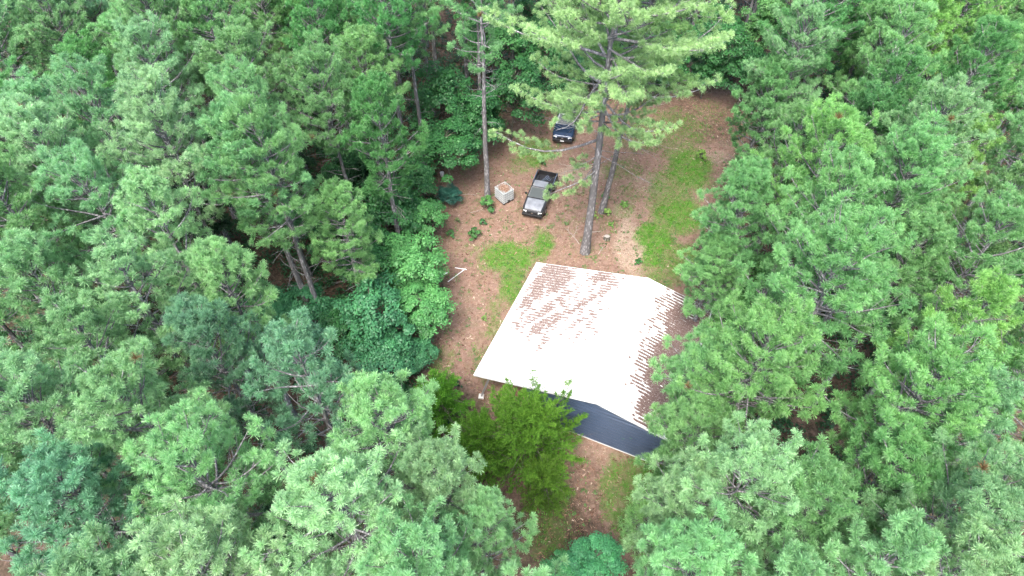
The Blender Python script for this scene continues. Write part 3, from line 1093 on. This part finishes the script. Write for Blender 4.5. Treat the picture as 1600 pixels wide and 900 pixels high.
def leafy_meshes(seed, H, Rc, zb, clumps, per, size, r0=.09, flat=.75, trunk=True):
    """a broadleaf crown: limbs reach to leaf clumps spread through its volume"""
    r = np.random.default_rng(seed)
    W = Wood()
    lean = r.normal(0, .05 * H, 2)
    top = np.array([lean[0], lean[1], H * .8])
    s = np.linspace(0, 1, 6)
    trunkp = np.outer(s, top) + np.stack([np.sin(s * 4 + seed) * .06, np.cos(s * 5) * .05, 0 * s], 1)
    W.tube(trunkp, r0 * (1 - .8 * s) + .008, 7)
    P, Nn, T = [], [], []
    cz = (zb + H) / 2
    hz = (H - zb) / 2
    for c in range(clumps):
        d = unit(r.normal(size=3))
        if d[2] < -.45:
            d[2] *= -1
        k = r.random() ** .33 * r.uniform(.78, 1.05)
        cen = np.array([d[0] * Rc * k + lean[0] * .7, d[1] * Rc * k + lean[1] * .7, cz + d[2] * hz * k])
        cr = Rc * r.uniform(.16, .30)
        zt = np.clip((cen[2] - .25 * hz) / (H * .8), .1, 1)
        b0 = np.array([np.interp(zt, s, trunkp[:, i]) for i in range(3)])
        W.tube([b0, (b0 + cen) / 2 + r.normal(0, .08, 3) + np.array([0, 0, -.1]), cen], [.03 * H / 7 + .005, .018, .005], 4)
        m = int(per * r.uniform(.6, 1.4))
        g = unit(r.normal(size=(m, 3)))
        g[:, 2] = np.abs(g[:, 2]) * 1.1 - .35
        rad = cr * r.random(m)[:, None] ** .4
        P.append(cen + g * rad * np.array([1, 1, flat]))
        Nn.append(g * .6 + d * .35 + np.array([0, 0, .75]) + r.normal(0, .38, (m, 3)))
        T.append(np.clip(.45 + r.normal(0, .13) + .12 * d[2] + r.normal(0, .15, m), 0, 1))
    V, F, t = leaf_quads(r, np.concatenate(P), np.concatenate(Nn), size, np.concatenate(T))
    return W.mesh('trunk'), np_mesh('crown', V, F, tone=t)


def cedar_meshes(seed, H, Rc, per=26):
    r = np.random.default_rng(seed)
    W = Wood()
    s = np.linspace(0, 1, 8)
    W.tube(np.stack([.15 * np.sin(s * 3), .1 * np.cos(s * 4), s * H], 1), .13 * (1 - .9 * s) + .01, 8)
    TP, TD, TT = [], [], []
    z = .5
    while z < H:
        t = z / H
        for k in range(r.integers(4, 7)):
            a = r.uniform(0, 6.28)
            L = Rc * (min(1, .55 + 1.5 * t) * (1 - t ** 2.2) ** .55 + .1) * r.uniform(.55, 1.1)
            el = R(18 + 42 * t + r.normal(0, 9))
            h = np.array([np.cos(a) * np.cos(el), np.sin(a) * np.cos(el), np.sin(el)])
            p0 = np.array([0, 0, z])
            e = p0 + h * L
            W.tube([p0, (p0 + e) / 2 + r.normal(0, .06, 3) - np.array([0, 0, .06 * L]), e], [.02, .013, .004], 4)
            n = int(6 + L * 18)
            f = r.uniform(.3, 1.02, n)
            off = r.normal(0, .16 + .10 * L, (n, 3)) * np.array([1, 1, .6])
            pp = p0 + h * L * f[:, None] + off * (1.15 - f)[:, None]
            TP.append(pp)
            TD.append(unit(h * .8 + off * 1.5 + np.array([0, 0, .35]) + r.normal(0, .35, (n, 3))))
            TT.append(np.clip(.38 + .35 * (f - .6) + r.normal(0, .06) + r.normal(0, .12, n), 0, 1))
        z += .24 * r.uniform(.7, 1.3)
    for k in range(16):
        a = r.uniform(0, 6.28)
        z = r.uniform(.3, .75) * H
        L = Rc * r.uniform(.5, .95)
        d = np.array([np.cos(a), np.sin(a), r.uniform(.1, .6)])
        p0 = np.array([0, 0, z])
        W.tube([p0, p0 + d * L * .5 + r.normal(0, .06, 3), p0 + d * L], [.022, .014, .006], 4)
    P, D, T = np.concatenate(TP), np.concatenate(TD), np.concatenate(TT)
    V, t = needles(r, P, D, T, per, .11, .020, spread=(.3, 1.3), shoot=.22)
    return W.mesh('trunk'), np_mesh('crown', V, np.arange(len(V)).reshape(-1, 3), tone=t)


def plant(name, wood, crown, bark, fol, loc, rz, sc, col, label, cat, group=None, tilt=(0, 0), szz=1.0):
    o = empty(name, loc, rz)
    o.rotation_euler = (tilt[0], tilt[1], rz)
    o.scale = (sc, sc, sc * szz)
    a = link('trunk', wood, bark, o)
    b = link('crown', crown, fol, o)
    b['kind'] = 'stuff'
    b.color = (*col, 1)
    tag(o, label, cat, group)
    return o


GAIN = 2.1
TONES = {'mint': (.116, .228, .104), 'bluish green': (.088, .190, .106), 'mid green': (.094, .202, .076), 'deep green': (.058, .160, .054),
         'yellowish green': (.135, .245, .075), 'pale mint': (.146, .256, .124), 'fresh green': (.108, .224, .068)}

# pine kinds: (height, meshes)
PINES = []
for sd, H, zb, Rc, kw in [(1, 18, 10.2, 3.5, {}), (2, 17, 9.4, 3.2, dict(gap=.5)), (3, 18.5, 11.2, 3.5, dict(gap=.55, cap=2.8)), (4, 16, 8.4, 3.0, {}), (5, 17.5, 9.6, 3.7, dict(gap=.55, sec=.5, cap=3.0)),
                          (6, 14, 7.0, 2.7, {}), (7, 19, 10.4, 3.8, dict(gap=.55)), (8, 16.5, 9.8, 3.2, dict(lift0=20, cap=3.0)), (9, 17.5, 10.0, 3.4, dict(lift0=6, gap=.6)), (10, 17, 8.8, 3.0, dict(gap=.62, cap=1.5, nb=(2, 5)))]:
    w, c, n = pine_meshes(sd, H, zb, Rc, **kw)
    PINES.append((H, Rc, w, c))
    print('pine', sd, n, len(c.polygons), len(w.polygons))

_rs = random.Random(11)
FOREST = []          # (x, y, h, tone, prototype index or None)


def add_pine(x, y, h, Rw=None, tone=None, k=None):
    FOREST.append(dict(x=x, y=y, h=h, R=Rw, tone=tone, k=k))


# crowns one can pick out in the photograph: apex pixel, height, crown radius, tone
PICK = [
    (300, 868, 17, 2.6, 'pale mint'), (500, 752, 18, 2.9, 'pale mint'), (285, 690, 17.5, 2.7, 'mint'), (70, 745, 16.5, 2.7, 'bluish green'), (175, 600, 17.5, 2.9, 'mint'),
    (310, 500, 15.5, 2.3, 'bluish green'), (440, 525, 17.5, 2.8, 'bluish green'), (590, 610, 16.5, 2.7, 'mint'), (672, 715, 15.5, 2.2, 'pale mint'), (745, 805, 13.0, 1.9, 'mint'),
    (625, 850, 16.5, 2.5, 'mint'), (80, 490, 17, 2.8, 'mint'), (5, 600, 16.5, 2.7, 'mint'), (120, 890, 17, 2.7, 'mint'), (150, 385, 17.5, 2.7, 'pale mint'), (228, 285, 17.5, 2.6, 'pale mint'),
    (335, 395, 15.0, 2.2, 'mint'), (395, 183, 18, 2.7, 'mid green'), (525, 305, 12.5, 2.2, 'mid green'), (20, 395, 16, 2.5, 'mint'),
    (1350, 368, 19, 3.2, 'mid green'), (1225, 505, 16.5, 2.6, 'mid green'), (1124, 542, 13.0, 2.6, 'mid green'), (1106, 640, 12.0, 2.2, 'mid green'), (1190, 690, 17, 2.5, 'pale mint'), (1085, 745, 14, 2.1, 'pale mint'), (1310, 760, 16, 2.5, 'mid green'),
    (1130, 850, 16, 2.3, 'mint'), (1480, 560, 18, 2.9, 'mid green'), (1590, 600, 17, 2.7, 'mint'), (1430, 690, 16, 2.5, 'mid green'), (1555, 740, 17.5, 2.7, 'mint'), (1420, 850, 17, 2.5, 'mint'),
    (1310, 190, 17.5, 2.9, 'fresh green'), (1185, 268, 15, 2.3, 'mid green'), (1490, 155, 18, 2.8, 'mint'), (1125, 385, 10.5, 2.1, 'mid green'), (1270, 15, 17.5, 2.6, 'mint'),
    (1215, 110, 14, 2.2, 'mid green'), (1420, 105, 17, 2.6, 'deep green'), (1375, 150, 16, 2.3, 'deep green'), (1550, 55, 17.5, 2.6, 'deep green'), (1575, 330, 17, 2.6, 'mid green'), (1455, 350, 16, 2.4, 'mid green'),
    (1570, 440, 17, 2.6, 'fresh green'), (1270, 880, 16.5, 2.4, 'mint'), (1555, 870, 17.5, 2.5, 'pale mint')]
for u, v, h, Rw, tn in PICK:
    x, y, _ = at(u, v, h)
    add_pine(x, y, h, Rw * 1.1, tn)

GUARD = [(660, 575), (560, 560), (530, 440), (560, 395), (640, 330), (655, 290), (690, 250), (655, 235), (655, 110), (690, 60), (770, 0), (1120, 0), (1190, 60), (1150, 140), (1165, 235), (1090, 300), (1045, 380), (1110, 470), (1060, 580), (1030, 640), (1030, 740), (960, 780), (955, 860),
         (850, 900), (838, 850), (860, 800), (900, 700), (745, 625), (700, 600)]


GUARD2 = [(395, 345), (470, 330), (560, 470), (540, 570), (450, 520)]


def guarded(x, y, h, Rw):
    pts = [(0, 0, h)] + [(Rw * .85 * math.cos(a), Rw * .85 * math.sin(a), h - dz) for a in np.arange(8) * math.pi / 4 for dz in (2.5, 5.0)]
    for dx, dy, z in pts:
        if z <= 0:
            continue
        u, v = pix((x + dx, y + dy, z))
        if inside(GUARD, np.array([u]), np.array([v]))[0] or inside(GUARD2, np.array([u]), np.array([v]))[0]:
            return True
    return False


LONE = [(-1.98, 41.28), (5.54, 35.44), (7.19, 39.93), (-13.36, 28.13), (-7.47, 45.27), (-15.8, 47.8), (-13.4, 45.8)]
tries = 0
while tries < 9000:
    tries += 1
    y = _rs.uniform(5, 84)
    x = _rs.uniform(-46, 46)
    if abs(x) > 20 + y * .5:
        continue
    h = _rs.uniform(15.2, 18.8)
    Rw = _rs.uniform(2.6, 3.3)
    u, v = pix((x, y, h - 3))
    if not (-110 < u < 1710 and -140 < v < 1010):
        continue
    if any((x - f['x']) ** 2 + (y - f['y']) ** 2 < (3.35 if y < 48 else 3.9) ** 2 for f in FOREST) or any((x - a) ** 2 + (y - b) ** 2 < 9 for a, b in LONE):
        continue
    if inside(CLEAR, np.array([x]), np.array([y]))[0] or edge_dist(CLEAR, np.array([x]), np.array([y]))[0] < 1.5 or guarded(x, y, h, Rw):
        continue
    left = x < 2
    tn = _rs.choice(['mint', 'mid green', 'mid green', 'bluish green', 'deep green'] if y > 30 else ['mint', 'pale mint', 'mid green', 'mint']) if left else _rs.choice(['mid green', 'mint', 'fresh green', 'deep green', 'mid green'])
    add_pine(x, y, h, Rw, tn)

FOREST[:] = [f for i, f in enumerate(FOREST) if i < len(PICK) or (f['x'] + 13.36) ** 2 + (f['y'] - 28.13) ** 2 > 21]
# every pine gets a label of its own: tone, place counted along its row
ORD = ['first', 'second', 'third', 'fourth', 'fifth', 'sixth', 'seventh', 'eighth', 'ninth', 'tenth', 'eleventh', 'twelfth', 'thirteenth', 'fourteenth', 'fifteenth', 'sixteenth', 'seventeenth', 'eighteenth', 'nineteenth', 'twentieth', 'twenty-first', 'twenty-second', 'twenty-third', 'twenty-fourth', 'twenty-fifth', 'twenty-sixth', 'twenty-seventh', 'twenty-eighth', 'twenty-ninth', 'thirtieth', 'thirty-first', 'thirty-second']
ROWS = [-50, 11, 15.5, 20, 25, 30, 36, 43, 52, 62, 200]
ROWN = ['nearest', 'second', 'third', 'fourth', 'fifth', 'sixth', 'seventh', 'eighth', 'ninth', 'hindmost']
for side in ('left', 'right'):
    for ri in range(len(ROWN)):
        L = [f for f in FOREST if (f['x'] < 2) == (side == 'left') and ROWS[ri] <= f['y'] < ROWS[ri + 1]]
        L.sort(key=lambda f: f['x'] if side == 'left' else -f['x'])
        for i, f in enumerate(L):
            f['label'] = f"{f['tone']} pine, {ORD[i]} from the {side} edge, {ROWN[ri]} row of the {side} woods"
for f in FOREST:
    k = min(range(len(PINES)), key=lambda i: abs(PINES[i][0] - f['h']) + 1.5 * abs(PINES[i][1] - f['R']) + _rs.uniform(0, 2.2))
    H, Rc, w, c = PINES[k]
    s = f['h'] / H
    j = _rs.uniform(.88, 1.12)
    col = tuple(cc * j * GAIN * _rs.uniform(.94, 1.06) for cc in TONES[f['tone']])
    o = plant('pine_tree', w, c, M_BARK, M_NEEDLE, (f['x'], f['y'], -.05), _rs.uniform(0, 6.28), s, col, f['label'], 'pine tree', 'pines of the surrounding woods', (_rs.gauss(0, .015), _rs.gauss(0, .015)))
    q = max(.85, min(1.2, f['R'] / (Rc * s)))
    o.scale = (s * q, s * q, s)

# the lone pines around the clearing, each of its own shape
def lone(seed, u, v, H, zb, Rc, col, label, tilt=(0, 0), rz=0.0, **kw):
    x, y, _ = at(u, v)
    ex = []
    for z0, uu, vv, hh in kw.pop('boughs', ()):
        X, Y, Z = at(uu, vv, hh)
        ex.append((z0, (math.cos(-rz) * (X - x) - math.sin(-rz) * (Y - y), math.sin(-rz) * (X - x) + math.cos(-rz) * (Y - y), Z)))
    gaps = kw.pop('clear', ())

    def drop(p):                                         # openings in the crown
        U, V_ = pix((x + math.cos(rz) * p[0] - math.sin(rz) * p[1], y + math.sin(rz) * p[0] + math.cos(rz) * p[1], p[2]))
        return any(math.hypot(U - a, V_ - b) < q for a, b, q in gaps)
    w, c, n = pine_meshes(seed, H, zb, Rc, extra=ex, drop=drop, **kw)
    plant('pine_tree', w, c, M_BARK, M_NEEDLE, (x, y, -.05), rz, 1.0, tuple(cc * GAIN for cc in col), label, 'pine tree', None, tilt)


lone(41, 914, 394, 25, 11.9, 7.0, (.165, .262, .112), 'tall yellowish pine with open spreading boughs behind the barn', tilt=(.0, R(.6)), rz=.6, clear=[(879, 213, 25), (830, 325, 17)], boughs=[(8.2, 850, 312, 7.0), (10.4, 765, 222, 9.6), (9.4, 895, 262, 8.8), (8.6, 905, 285, 8.0)], r0=.30, gap=.60, nb=(2, 5), lift0=3, sec=.44, dead=10, step=.34, cap=2.6, start=.22, N=110, ln=.26)
lone(32, 940, 331, 22, 11.8, 6.2, (.125, .225, .078), 'darker leaning pine just right of the tall yellowish one', tilt=(0, R(4.5)), r0=.22, clear=[(879, 213, 22)], gap=.7, nb=(2, 5), lift0=4, sec=.42, dead=9, cap=2.2, start=.25)
lone(33, 762, 313, 21, 12.5, 2.8, (.100, .215, .090), 'straight lone pine with a bare trunk beside the white tote', r0=.21, gap=.8, nb=(2, 4), dead=26, lift0=12)
lone(34, 498, 516, 17.8, 11.0, 2.9, (.088, .200, .085), 'pine with bare grey limbs and long trunk showing left of the thicket', tilt=(0, R(-2)), r0=.21, dead=26, gap=.6)
lone(35, 663, 262, 18.5, 10.5, 2.7, (.095, .205, .080), 'slender pine with visible trunk at the thicket behind the clearing', r0=.18, gap=.65, dead=12)
lone(37, 556, 256, 17.5, 10.5, 2.8, (.085, .205, .070), 'slender pine with thin visible trunk, left of the thicket top', r0=.17, gap=.6, dead=14)
lone(38, 519, 233, 18, 11.0, 2.8, (.084, .200, .070), 'pine with dark visible trunk high left of the thicket', r0=.2, gap=.6, dead=14)
lone(36, 995, 855, 7.5, 1.5, 1.5, (.125, .245, .085), 'young light green pine at the bottom right of the clearing', r0=.08, gap=.36, dead=0, N=46)

# broadleaf thicket
LEAFY = []
for sd, H, Rc, zb, cl, per, sz in [(51, 7, 2.6, 1.2, 85, 130, .16), (52, 5, 2.2, .4, 70, 120, .14), (53, 9, 2.8, 2.5, 95, 130, .17), (54, 6, 2.4, .8, 80, 125, .15)]:
    LEAFY.append((H, Rc) + leafy_meshes(sd, H, Rc, zb, cl, per, sz))
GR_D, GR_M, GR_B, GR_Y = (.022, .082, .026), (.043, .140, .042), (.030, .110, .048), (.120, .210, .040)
LEAF = [
    (640, 395, 6.5, 2.5, GR_M, 'glossy green broadleaf tree at the middle of the clearing edge'),
    (585, 470, 7.0, 2.5, GR_B, 'bluish green broadleaf tree between bare pine trunk and clearing'),
    (655, 470, 5.0, 2.1, GR_M, 'low bright broadleaf tree overhanging the white pipes'),
    (600, 545, 4.5, 2.1, GR_B, 'low dark broadleaf tree at the near end of the thicket'),
    (655, 545, 2.6, 1.4, GR_B, 'dark bush at the near foot of the thicket'),
    (655, 325, 5.0, 2.0, GR_M, 'leafy tree at the thicket edge level with the white tote'),
    (575, 385, 7.0, 2.3, GR_D, 'dark broadleaf tree under the pine with bare grey limbs'),
    (600, 310, 7.5, 2.5, GR_D, 'dark broadleaf tree under pines at the middle of the thicket'),
    (700, 298, 1.8, 1.1, (.018, .068, .050), 'dark blue green bush jutting into the straw left of the tote'),
    (640, 270, 6.0, 2.3, GR_D, 'dark broadleaf tree at the foot of the slender pine'),
    (700, 215, 6.5, 2.6, GR_D, 'very dark broadleaf tree left of the straight lone pine'),
    (690, 130, 8.5, 2.9, GR_D, 'tall dark broadleaf tree behind the thicket, left of the lone pine'),
    (745, 165, 7.0, 2.6, GR_D, 'dark broadleaf tree directly behind the straight lone pine'),
    (800, 120, 8.0, 2.8, GR_D, 'dark broadleaf tree behind the tall yellowish pine'),
    (770, 40, 9.0, 3.0, GR_M, 'green broadleaf tree at top middle left of the yellowish pine'),
    (860, 60, 9.0, 3.0, GR_D, 'shaded broadleaf tree hidden behind the yellowish crown'),
    (960, 50, 8.0, 2.8, GR_D, 'shaded broadleaf tree behind the crown of the leaning pine'),
    (1050, 60, 8.0, 2.8, GR_D, 'dark broadleaf tree at the back edge of the clearing'),
    (1125, 40, 8.5, 2.9, GR_D, 'very dark broadleaf tree at top right of the clearing'),
    (1175, 90, 6.5, 2.3, GR_D, 'dark broadleaf tree at the far right corner of the clearing'),
    (1110, 95, 5.0, 2.1, GR_D, 'low dark broadleaf tree closing the back of the clearing'),
    (830, 20, 8.0, 2.7, GR_D, 'dark broadleaf tree at the top edge left of the yellowish crown'),
    (900, 100, 5.0, 2.2, GR_D, 'low dark broadleaf tree behind the dark car'),
    (1010, 100, 5.0, 2.2, GR_D, 'low dark broadleaf tree at the back of the clearing right of the car'),
    (1200, 20, 9.0, 2.7, (.05, .135, .040), 'mid green broadleaf tree at the top right of the clearing'),
    (1380, 45, 11.0, 2.8, (.085, .170, .040), 'olive broadleaf tree between pines at the top right'),
    (1450, 25, 12.0, 3.0, GR_Y, 'yellow green broadleaf tree at the top right'),
    (1515, 15, 11.0, 2.4, GR_M, 'glossy broadleaf tree right of the yellow green one'),
    (1345, 105, 8.0, 2.4, GR_D, 'dark broadleaf tree in the gap between top right pines'),
    (470, 475, 5.0, 2.2, GR_B, 'bluish broadleaf tree left of the bare pine trunk foot'),
    (420, 490, 4.5, 2.2, GR_B, 'bluish broadleaf tree deep in the woods left of the bare trunk'),
    (540, 500, 5.0, 2.0, GR_D, 'dark broadleaf tree right of the bare pine trunk foot'),
    (545, 245, 6.0, 2.3, GR_D, 'dark broadleaf tree among trunks above the thicket'),
    (490, 330, 6.0, 2.3, GR_D, 'dark broadleaf tree under pines left of the thicket'),
    (935, 868, 4.2, 1.5, (.038, .150, .062), 'glossy green young tree at the bottom middle'),
    (880, 890, 2.6, 1.2, (.042, .155, .055), 'low leafy bush at the bottom edge left of the young tree'),
    (1000, 655, 3.0, 1.1, (.05, .15, .045), 'small leafy tree against the charcoal wall right end'),
    (1180, 420, 6.0, 2.2, (.06, .16, .045), 'green broadleaf tree under pines behind the barn'),
    (1140, 470, 4.0, 1.8, (.06, .16, .045), 'low green broadleaf tree right of the barn roof'),
    (20, 340, 9.0, 2.6, GR_D, 'dark broadleaf tree in the gap at the left edge'),
    (160, 15, 9.0, 2.6, GR_D, 'dark broadleaf tree in the gap at the top left'),
]
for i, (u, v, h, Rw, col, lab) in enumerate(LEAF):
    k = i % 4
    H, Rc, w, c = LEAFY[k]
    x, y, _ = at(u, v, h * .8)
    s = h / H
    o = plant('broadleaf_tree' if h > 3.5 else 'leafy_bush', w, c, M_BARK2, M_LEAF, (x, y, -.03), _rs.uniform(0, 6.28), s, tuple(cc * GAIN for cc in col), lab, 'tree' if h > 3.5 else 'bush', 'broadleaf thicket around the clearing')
    q = Rw / Rc
    o.scale = (q, q, s)

# shaded saplings on the floor of the woods, seen only through gaps
UND = []
tries = 0
while len(UND) < 44 and tries < 4000:
    tries += 1
    y = _rs.uniform(8, 75); x = _rs.uniform(-40, 40)
    if abs(x) > 14 + y * .5 or inside(CLEAR, np.array([x]), np.array([y]))[0] or edge_dist(CLEAR, np.array([x]), np.array([y]))[0] < 3.0:
        continue
    if guarded(x, y, 5, 2.0) or any((x - a) ** 2 + (y - b) ** 2 < 14 for a, b in UND):
        continue
    UND.append((x, y))
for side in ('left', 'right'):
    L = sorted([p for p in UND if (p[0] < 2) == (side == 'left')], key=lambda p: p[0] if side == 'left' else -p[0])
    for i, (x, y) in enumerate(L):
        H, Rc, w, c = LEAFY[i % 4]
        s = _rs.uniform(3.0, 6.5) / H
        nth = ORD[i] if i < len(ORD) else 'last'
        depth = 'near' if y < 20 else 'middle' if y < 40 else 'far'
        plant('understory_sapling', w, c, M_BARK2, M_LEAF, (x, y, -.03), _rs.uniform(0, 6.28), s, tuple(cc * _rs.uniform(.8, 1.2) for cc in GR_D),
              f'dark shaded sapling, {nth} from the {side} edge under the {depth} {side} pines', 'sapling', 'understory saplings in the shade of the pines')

# cedars in front of the barn
GR_C = (.118, .275, .032)
w, c = cedar_meshes(71, 6.4, 3.9, 38)
x, y, _ = at(828, 692, 3)
plant('cedar_tree', w, c, M_BARK2, M_CEDAR, (x, y, -.03), 0, 1.0, GR_C, 'bright green feathery cedar in front of the barn', 'cedar tree')
w2, c2 = cedar_meshes(72, 4.6, 2.0)
for (u, v, s, lab) in ((688, 634, 1.15, 'bright green cedar left of the barn corner post'), (752, 702, 1.2, 'bright green cedar between pale pine tips and the feathery cedar'), (1035, 755, .62, 'low bright green cedar at the right end of the charcoal wall'), (850, 756, 1.0, 'low cedar on the near side of the feathery cedar')):
    x, y, _ = at(u, v, 2.2 * s)
    plant('cedar_tree', w2, c2, M_BARK2, M_CEDAR, (x, y, -.03), _rs.uniform(0, 6.28), s, tuple(cc * _rs.uniform(.85, 1.1) for cc in GR_C), lab, 'cedar tree', 'cedars near the barn')

# weeds in the clearing
ws = [leafy_meshes(80 + k, .8, .55, .02, 14, 26, .15, r0=.015) for k in range(3)]
WEEDS = [(762, 326, 1.5, (.05, .14, .04), 'leafy bush at the foot of the straight lone pine'), (755, 349, .7, (.04, .12, .04), 'small green weed between the two leafy bushes'),
         (745, 372, 1.25, (.05, .135, .04), 'low leafy bush on the edge of the straw above the grass'), (945, 310, .7, (.045, .15, .04), 'green weed on bleached straw right of the two trunks'),
         (1096, 246, 1.1, (.14, .25, .05), 'yellow green weed at the right side of the far grass'), (930, 337, .8, (.15, .24, .06), 'yellowish weed left of the leaning pine foot'),
         (948, 334, .8, (.14, .24, .06), 'yellowish weed right of the leaning pine foot'), (975, 322, .8, (.11, .22, .05), 'light green weed patch right of the leaning pine'),
         (957, 352, .6, (.11, .22, .05), 'small light weed between leaning pine and log round'), (847, 255, .7, (.07, .16, .05), 'green weed between the car and the pickup bed'),
         (742, 238, .9, (.04, .12, .04), 'dark weed at the back left edge of the straw'), (1022, 190, .6, (.05, .15, .04), 'small weed in the far right grass'),
         (715, 345, .5, (.09, .13, .05), 'olive weed beside the thicket left of the leafy bush'), (705, 368, .8, (.05, .14, .04), 'leafy weed at the thicket foot above the pipes'),
         (999, 412, .7, (.03, .13, .03), 'upright dark weed behind the barn ridge'), (893, 250, .5, (.10, .15, .06), 'olive weed just right of the dark car front'),
         (757, 498, .5, (.13, .22, .06), 'yellowish weed on the straw left of the barn'), (884, 348, .5, (.09, .14, .05), 'small olive weed on straw right of the pickup')]
for i, (u, v, s, col, lab) in enumerate(WEEDS):
    w, c = ws[i % 3]
    x, y, _ = at(u, v, .15)
    plant('weed', w, c, M_BARK2, M_LEAF, (x, y, 0), _rs.uniform(0, 6.28), s, tuple(k * 1.5 for k in col), lab, 'weed', 'weeds in the clearing')

# low undergrowth over the floor of the woods
def undergrowth():
    r = np.random.default_rng(5)
    n = 12000
    x = r.uniform(-50, 50, n); y = r.uniform(6, 80, n)
    ed = edge_dist(CLEAR, x, y)
    k = (~inside(CLEAR, x, y)) & (ed > .6) & (np.abs(x) < 20 + y * .55) & ~((y < 23) & (np.abs(x - 3) < 7))
    x, y = x[k], y[k]
    n, per = len(x), 26
    h = r.uniform(.2, 1.3, n)
    g = unit(r.normal(size=(n * per, 3)))
    g[:, 2] = np.abs(g[:, 2])
    rad = np.repeat(r.uniform(.35, .8, n), per)
    P = np.stack([np.repeat(x, per), np.repeat(y, per), np.repeat(h * .2, per)], 1) + g * np.stack([rad, rad, np.repeat(h, per)], 1) * r.random((n * per, 1)) ** .4
    V, F, t = leaf_quads(r, P, g * .5 + np.array([0, 0, .8]) + r.normal(0, .35, (n * per, 3)), .20, np.clip(np.repeat(r.normal(.45, .15, n), per) + r.normal(0, .15, n * per), 0, 1))
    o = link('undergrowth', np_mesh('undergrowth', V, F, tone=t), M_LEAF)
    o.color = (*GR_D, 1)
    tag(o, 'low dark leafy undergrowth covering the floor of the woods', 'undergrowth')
    o['kind'] = 'stuff'


undergrowth()


# tiny sprigs coming up through the straw
def sprigs():
    r = np.random.default_rng(9)
    n = 2600
    x = r.uniform(-8, 22, n); y = r.uniform(12, 56, n)
    k = inside(CLEAR, x, y) & (r.random(n) < .25 + .75 * patchy(x, y, .9, 5.0))
    x, y = x[k], y[k]
    n, per = len(x), 9
    sz = np.repeat(r.uniform(.06, .26, n), per)
    g = unit(r.normal(size=(n * per, 3)))
    g[:, 2] = np.abs(g[:, 2]) * .8
    P = np.stack([np.repeat(x, per), np.repeat(y, per), np.repeat(relief(x, y), per) + .02], 1) + g * sz[:, None]
    V, F, t = leaf_quads(r, P, g * .4 + np.array([0, 0, .9]), .10, np.clip(np.repeat(r.normal(.5, .2, n), per), 0, 1))
    o = link('sprigs', np_mesh('sprigs', V, F, tone=t), M_LEAF)
    o.color = (.085, .19, .05, 1)
    tag(o, 'tiny green sprigs scattered over the straw of the clearing', 'sprigs')
    o['kind'] = 'stuff'


sprigs()
